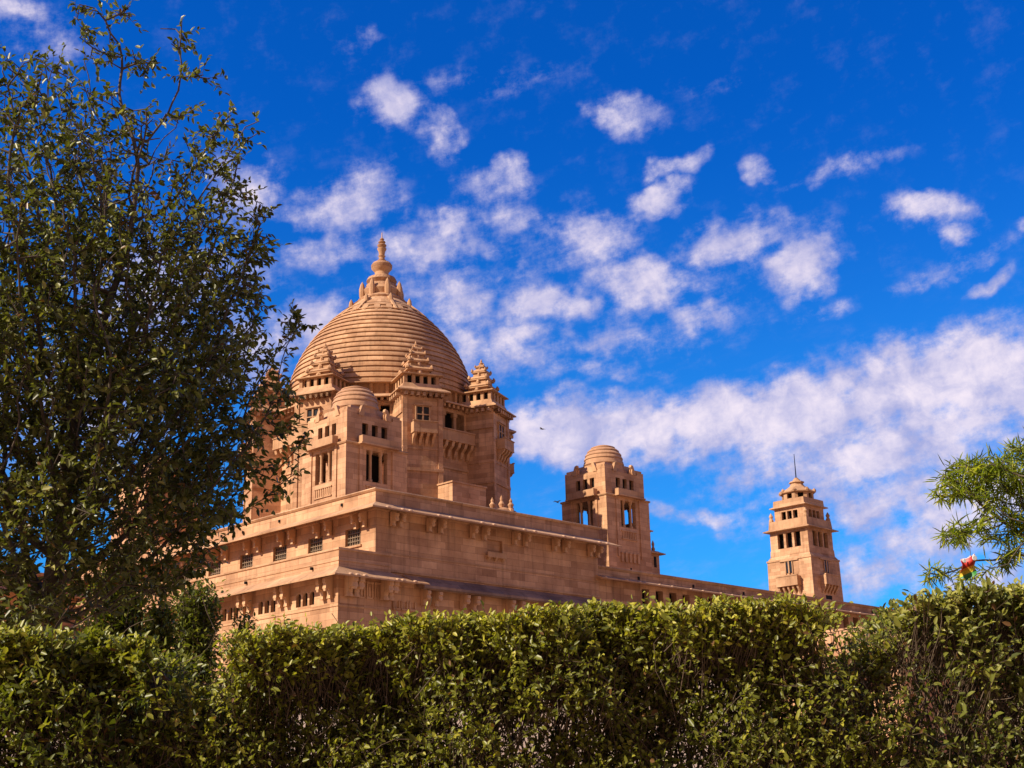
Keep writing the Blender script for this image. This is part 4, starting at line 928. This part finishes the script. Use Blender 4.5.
# ------------------------------------------------------------------ small things
def build_pennant():
    p = site(968, 565, 7.35)
    p[2] -= .01
    T = thing('striped_pennant', 'small limp red, yellow and green cloth hanging among the narrow leaves', 'pennant', tuple(p), R(12))
    m, nt, b = newmat('striped_cloth'); N = nt.nodes; L = nt.links
    tc = N.new('ShaderNodeTexCoord'); mp = N.new('ShaderNodeVectorMath'); mp.operation = 'DOT_PRODUCT'; L.new(tc.outputs['Object'], mp.inputs[0]); mp.inputs[1].default_value = (-.42, 0, 1)
    mr = N.new('ShaderNodeMapRange'); mr.inputs[1].default_value = -.055; mr.inputs[2].default_value = .055; L.new(mp.outputs['Value'], mr.inputs[0])
    ra = N.new('ShaderNodeValToRGB'); ra.color_ramp.interpolation = 'CONSTANT'; e = ra.color_ramp.elements; e[0].color = (.04, .22, .03, 1); e[1].position = .24; e[1].color = (.75, .50, .03, 1)
    for p_, c in ((.40, (.85, .30, .03)), (.50, (.55, .03, .02)), (.86, (.62, .42, .36))):
        k = e.new(p_); k.color = (*c, 1)
    L.new(mr.outputs[0], ra.inputs[0]); L.new(ra.outputs[0], b.inputs['Base Color']); b.inputs['Roughness'].default_value = .5
    nx, nz = 8, 10; f = MB(); n = (nx+1)*(nz+1)
    for lay in (0, .0015):
        for k in range(nz+1):
            for q in range(nx+1):
                u, v = q/nx-.5, k/nz-.5
                x = u*.088*(1-.25*max(0, v))+.012*v; z = v*.094+.030*u-.012*math.cos(u*5)*(v < 0)
                f.v.append((x, lay-.013*math.sin(u*9+v*3)-.010*math.sin(v*7), z+.004*math.sin(u*14)))
    ix = lambda q, k, l: l*n+k*(nx+1)+q
    for k in range(nz):
        for q in range(nx):
            f.f.append((ix(q, k, 0), ix(q+1, k, 0), ix(q+1, k+1, 0), ix(q, k+1, 0))); f.f.append((ix(q, k+1, 1), ix(q+1, k+1, 1), ix(q+1, k, 1), ix(q, k, 1)))
    for k in range(nz):
        for q in (0, nx): f.f.append((ix(q, k, 0), ix(q, k+1, 0), ix(q, k+1, 1), ix(q, k, 1)))
    for q in range(nx):
        for k in (0, nz): f.f.append((ix(q, k, 0), ix(q+1, k, 0), ix(q+1, k, 1), ix(q, k, 1)))
    f.build('cloth', m, T, True)
    w = MB()
    for (x, z, r) in ((.018, .036, .013), (-.022, .026, .010)):
        w.mark(); o = MB().lathe([(0, -.002), (r*.8, -.002), (r, 0), (r*.8, .002), (0, .003)], 12); o.v = [(a+x, c-.022-.012*math.sin(x*100), b_+z) for a, b_, c in o.v]; w.join(o)
    w.build_each('white_dot', plain('white_paper', (.78, .74, .7), .5), T, True)
    MB().lathe([(.0015, .045), (.0015, .14)], 5, .02, 0).build('string', TWIG, T); T.scale = (1.12,)*3
build_pennant()

def build_kiosk():
    c = site(880, 640, 25); L_ = (c[0], c[1], 0)
    T = thing('gate_kiosk', 'low sandstone gate building half hidden behind the right end of the hedge', 'building', L_, PAL_RZ)
    m = MB().wall((-1.5, -1.5), (0, 1), (-1, 0), 3., 0, 3.72, .25, [(.9, 2.1, 1.2, 3.3)]); m.wall((-1.25, -1.5), (1, 0), (0, -1), 2.75, 0, 3.72, .25, [(.8, 1.9, 1.2, 3.25)])
    m.box(1.25, 1.5, -1.25, 1.5, 0, 3.72); m.box(-1.25, 1.25, 1.25, 1.5, 0, 3.72)
    m.build('wall', SANDT, T); MB().box(-1.25, 1.25, -1.25, 1.25, 3.68, 3.75).box(-.9, 1.2, -.9, 1.2, .2, 3.6).build('dark_fill', DARK, T)
    MB().ring(-1.5, 1.5, -1.5, 1.5, [(-.2, 3.72), (-.2, 4.16), (.08, 4.16), (.08, 3.72)]).build('parapet', SAND, T)
    MB().ring(-1.5, 1.5, -1.5, 1.5, [(0, 3.70), (.5, 3.56), (.5, 3.5), (0, 3.58)]).build('eave', CARV, T)
build_kiosk()
p = site(906, 690, 11.5)
T = thing('stone_post', 'weathered pale stone gate post standing in the gap of the right hedge', 'post', (p[0], p[1], 0), R(20))
MB().box(-.075, .075, -.075, .075, 0, 2.55).build('shaft', SANDT, T)
MB().box(-.1, .1, -.1, .1, 2.3, 2.38).box(-.095, .095, -.095, .095, 2.55, 2.62).add([(-.095, -.095, 2.62), (.095, -.095, 2.62), (.095, .095, 2.62), (-.095, .095, 2.62), (0, 0, 2.74)], [(0, 1, 4), (1, 2, 4), (2, 3, 4), (3, 0, 4), (3, 2, 1, 0)]).build('cap', CARV, T)

def bird(x, y, dist, rz, bank, label):
    m = MB(); m.lathe([(0, -.16), (.02, -.13), (.045, -.03), (.04, .06), (.03, .1), (.035, .13), (.02, .16), (0, .19)], 10)
    m.v = [(a, z, b_) for a, b_, z in m.v]
    for s in (-1, 1):
        m.add([(s*.03, .06, .01), (s*.2, .09, .07), (s*.38, -.01, .05), (s*.2, -.04, .065), (s*.03, -.06, .01), (s*.03, 0, -.006), (s*.2, .02, .05)], [(0, 1, 6, 5), (1, 2, 6), (2, 3, 6), (3, 4, 5, 6), (4, 3, 1, 0), (3, 2, 1)])
    m.add([(-.03, -.12, .0), (.03, -.12, .0), (.05, -.25, .005), (-.05, -.25, .005), (0, -.12, .02), (0, -.24, .018)], [(0, 1, 2, 3), (0, 3, 5, 4), (1, 4, 5, 2), (2, 5, 3), (0, 4, 1)])
    o = m.build('bird', plain('bird_feathers', (.05, .045, .045), .7), None, True, loc=tuple(site(x, y, dist)), rz=rz); o.rotation_euler.x = bank; o.scale = (.8,)*3
    tag(o, label, 'bird')
bird(542, 429, 70, R(60), R(15), 'tiny dark bird flying against the white cloud right of the dome')
bird(557, 502, 70, R(-40), R(-10), 'tiny dark bird flying low beside the shaded domed pavilion')
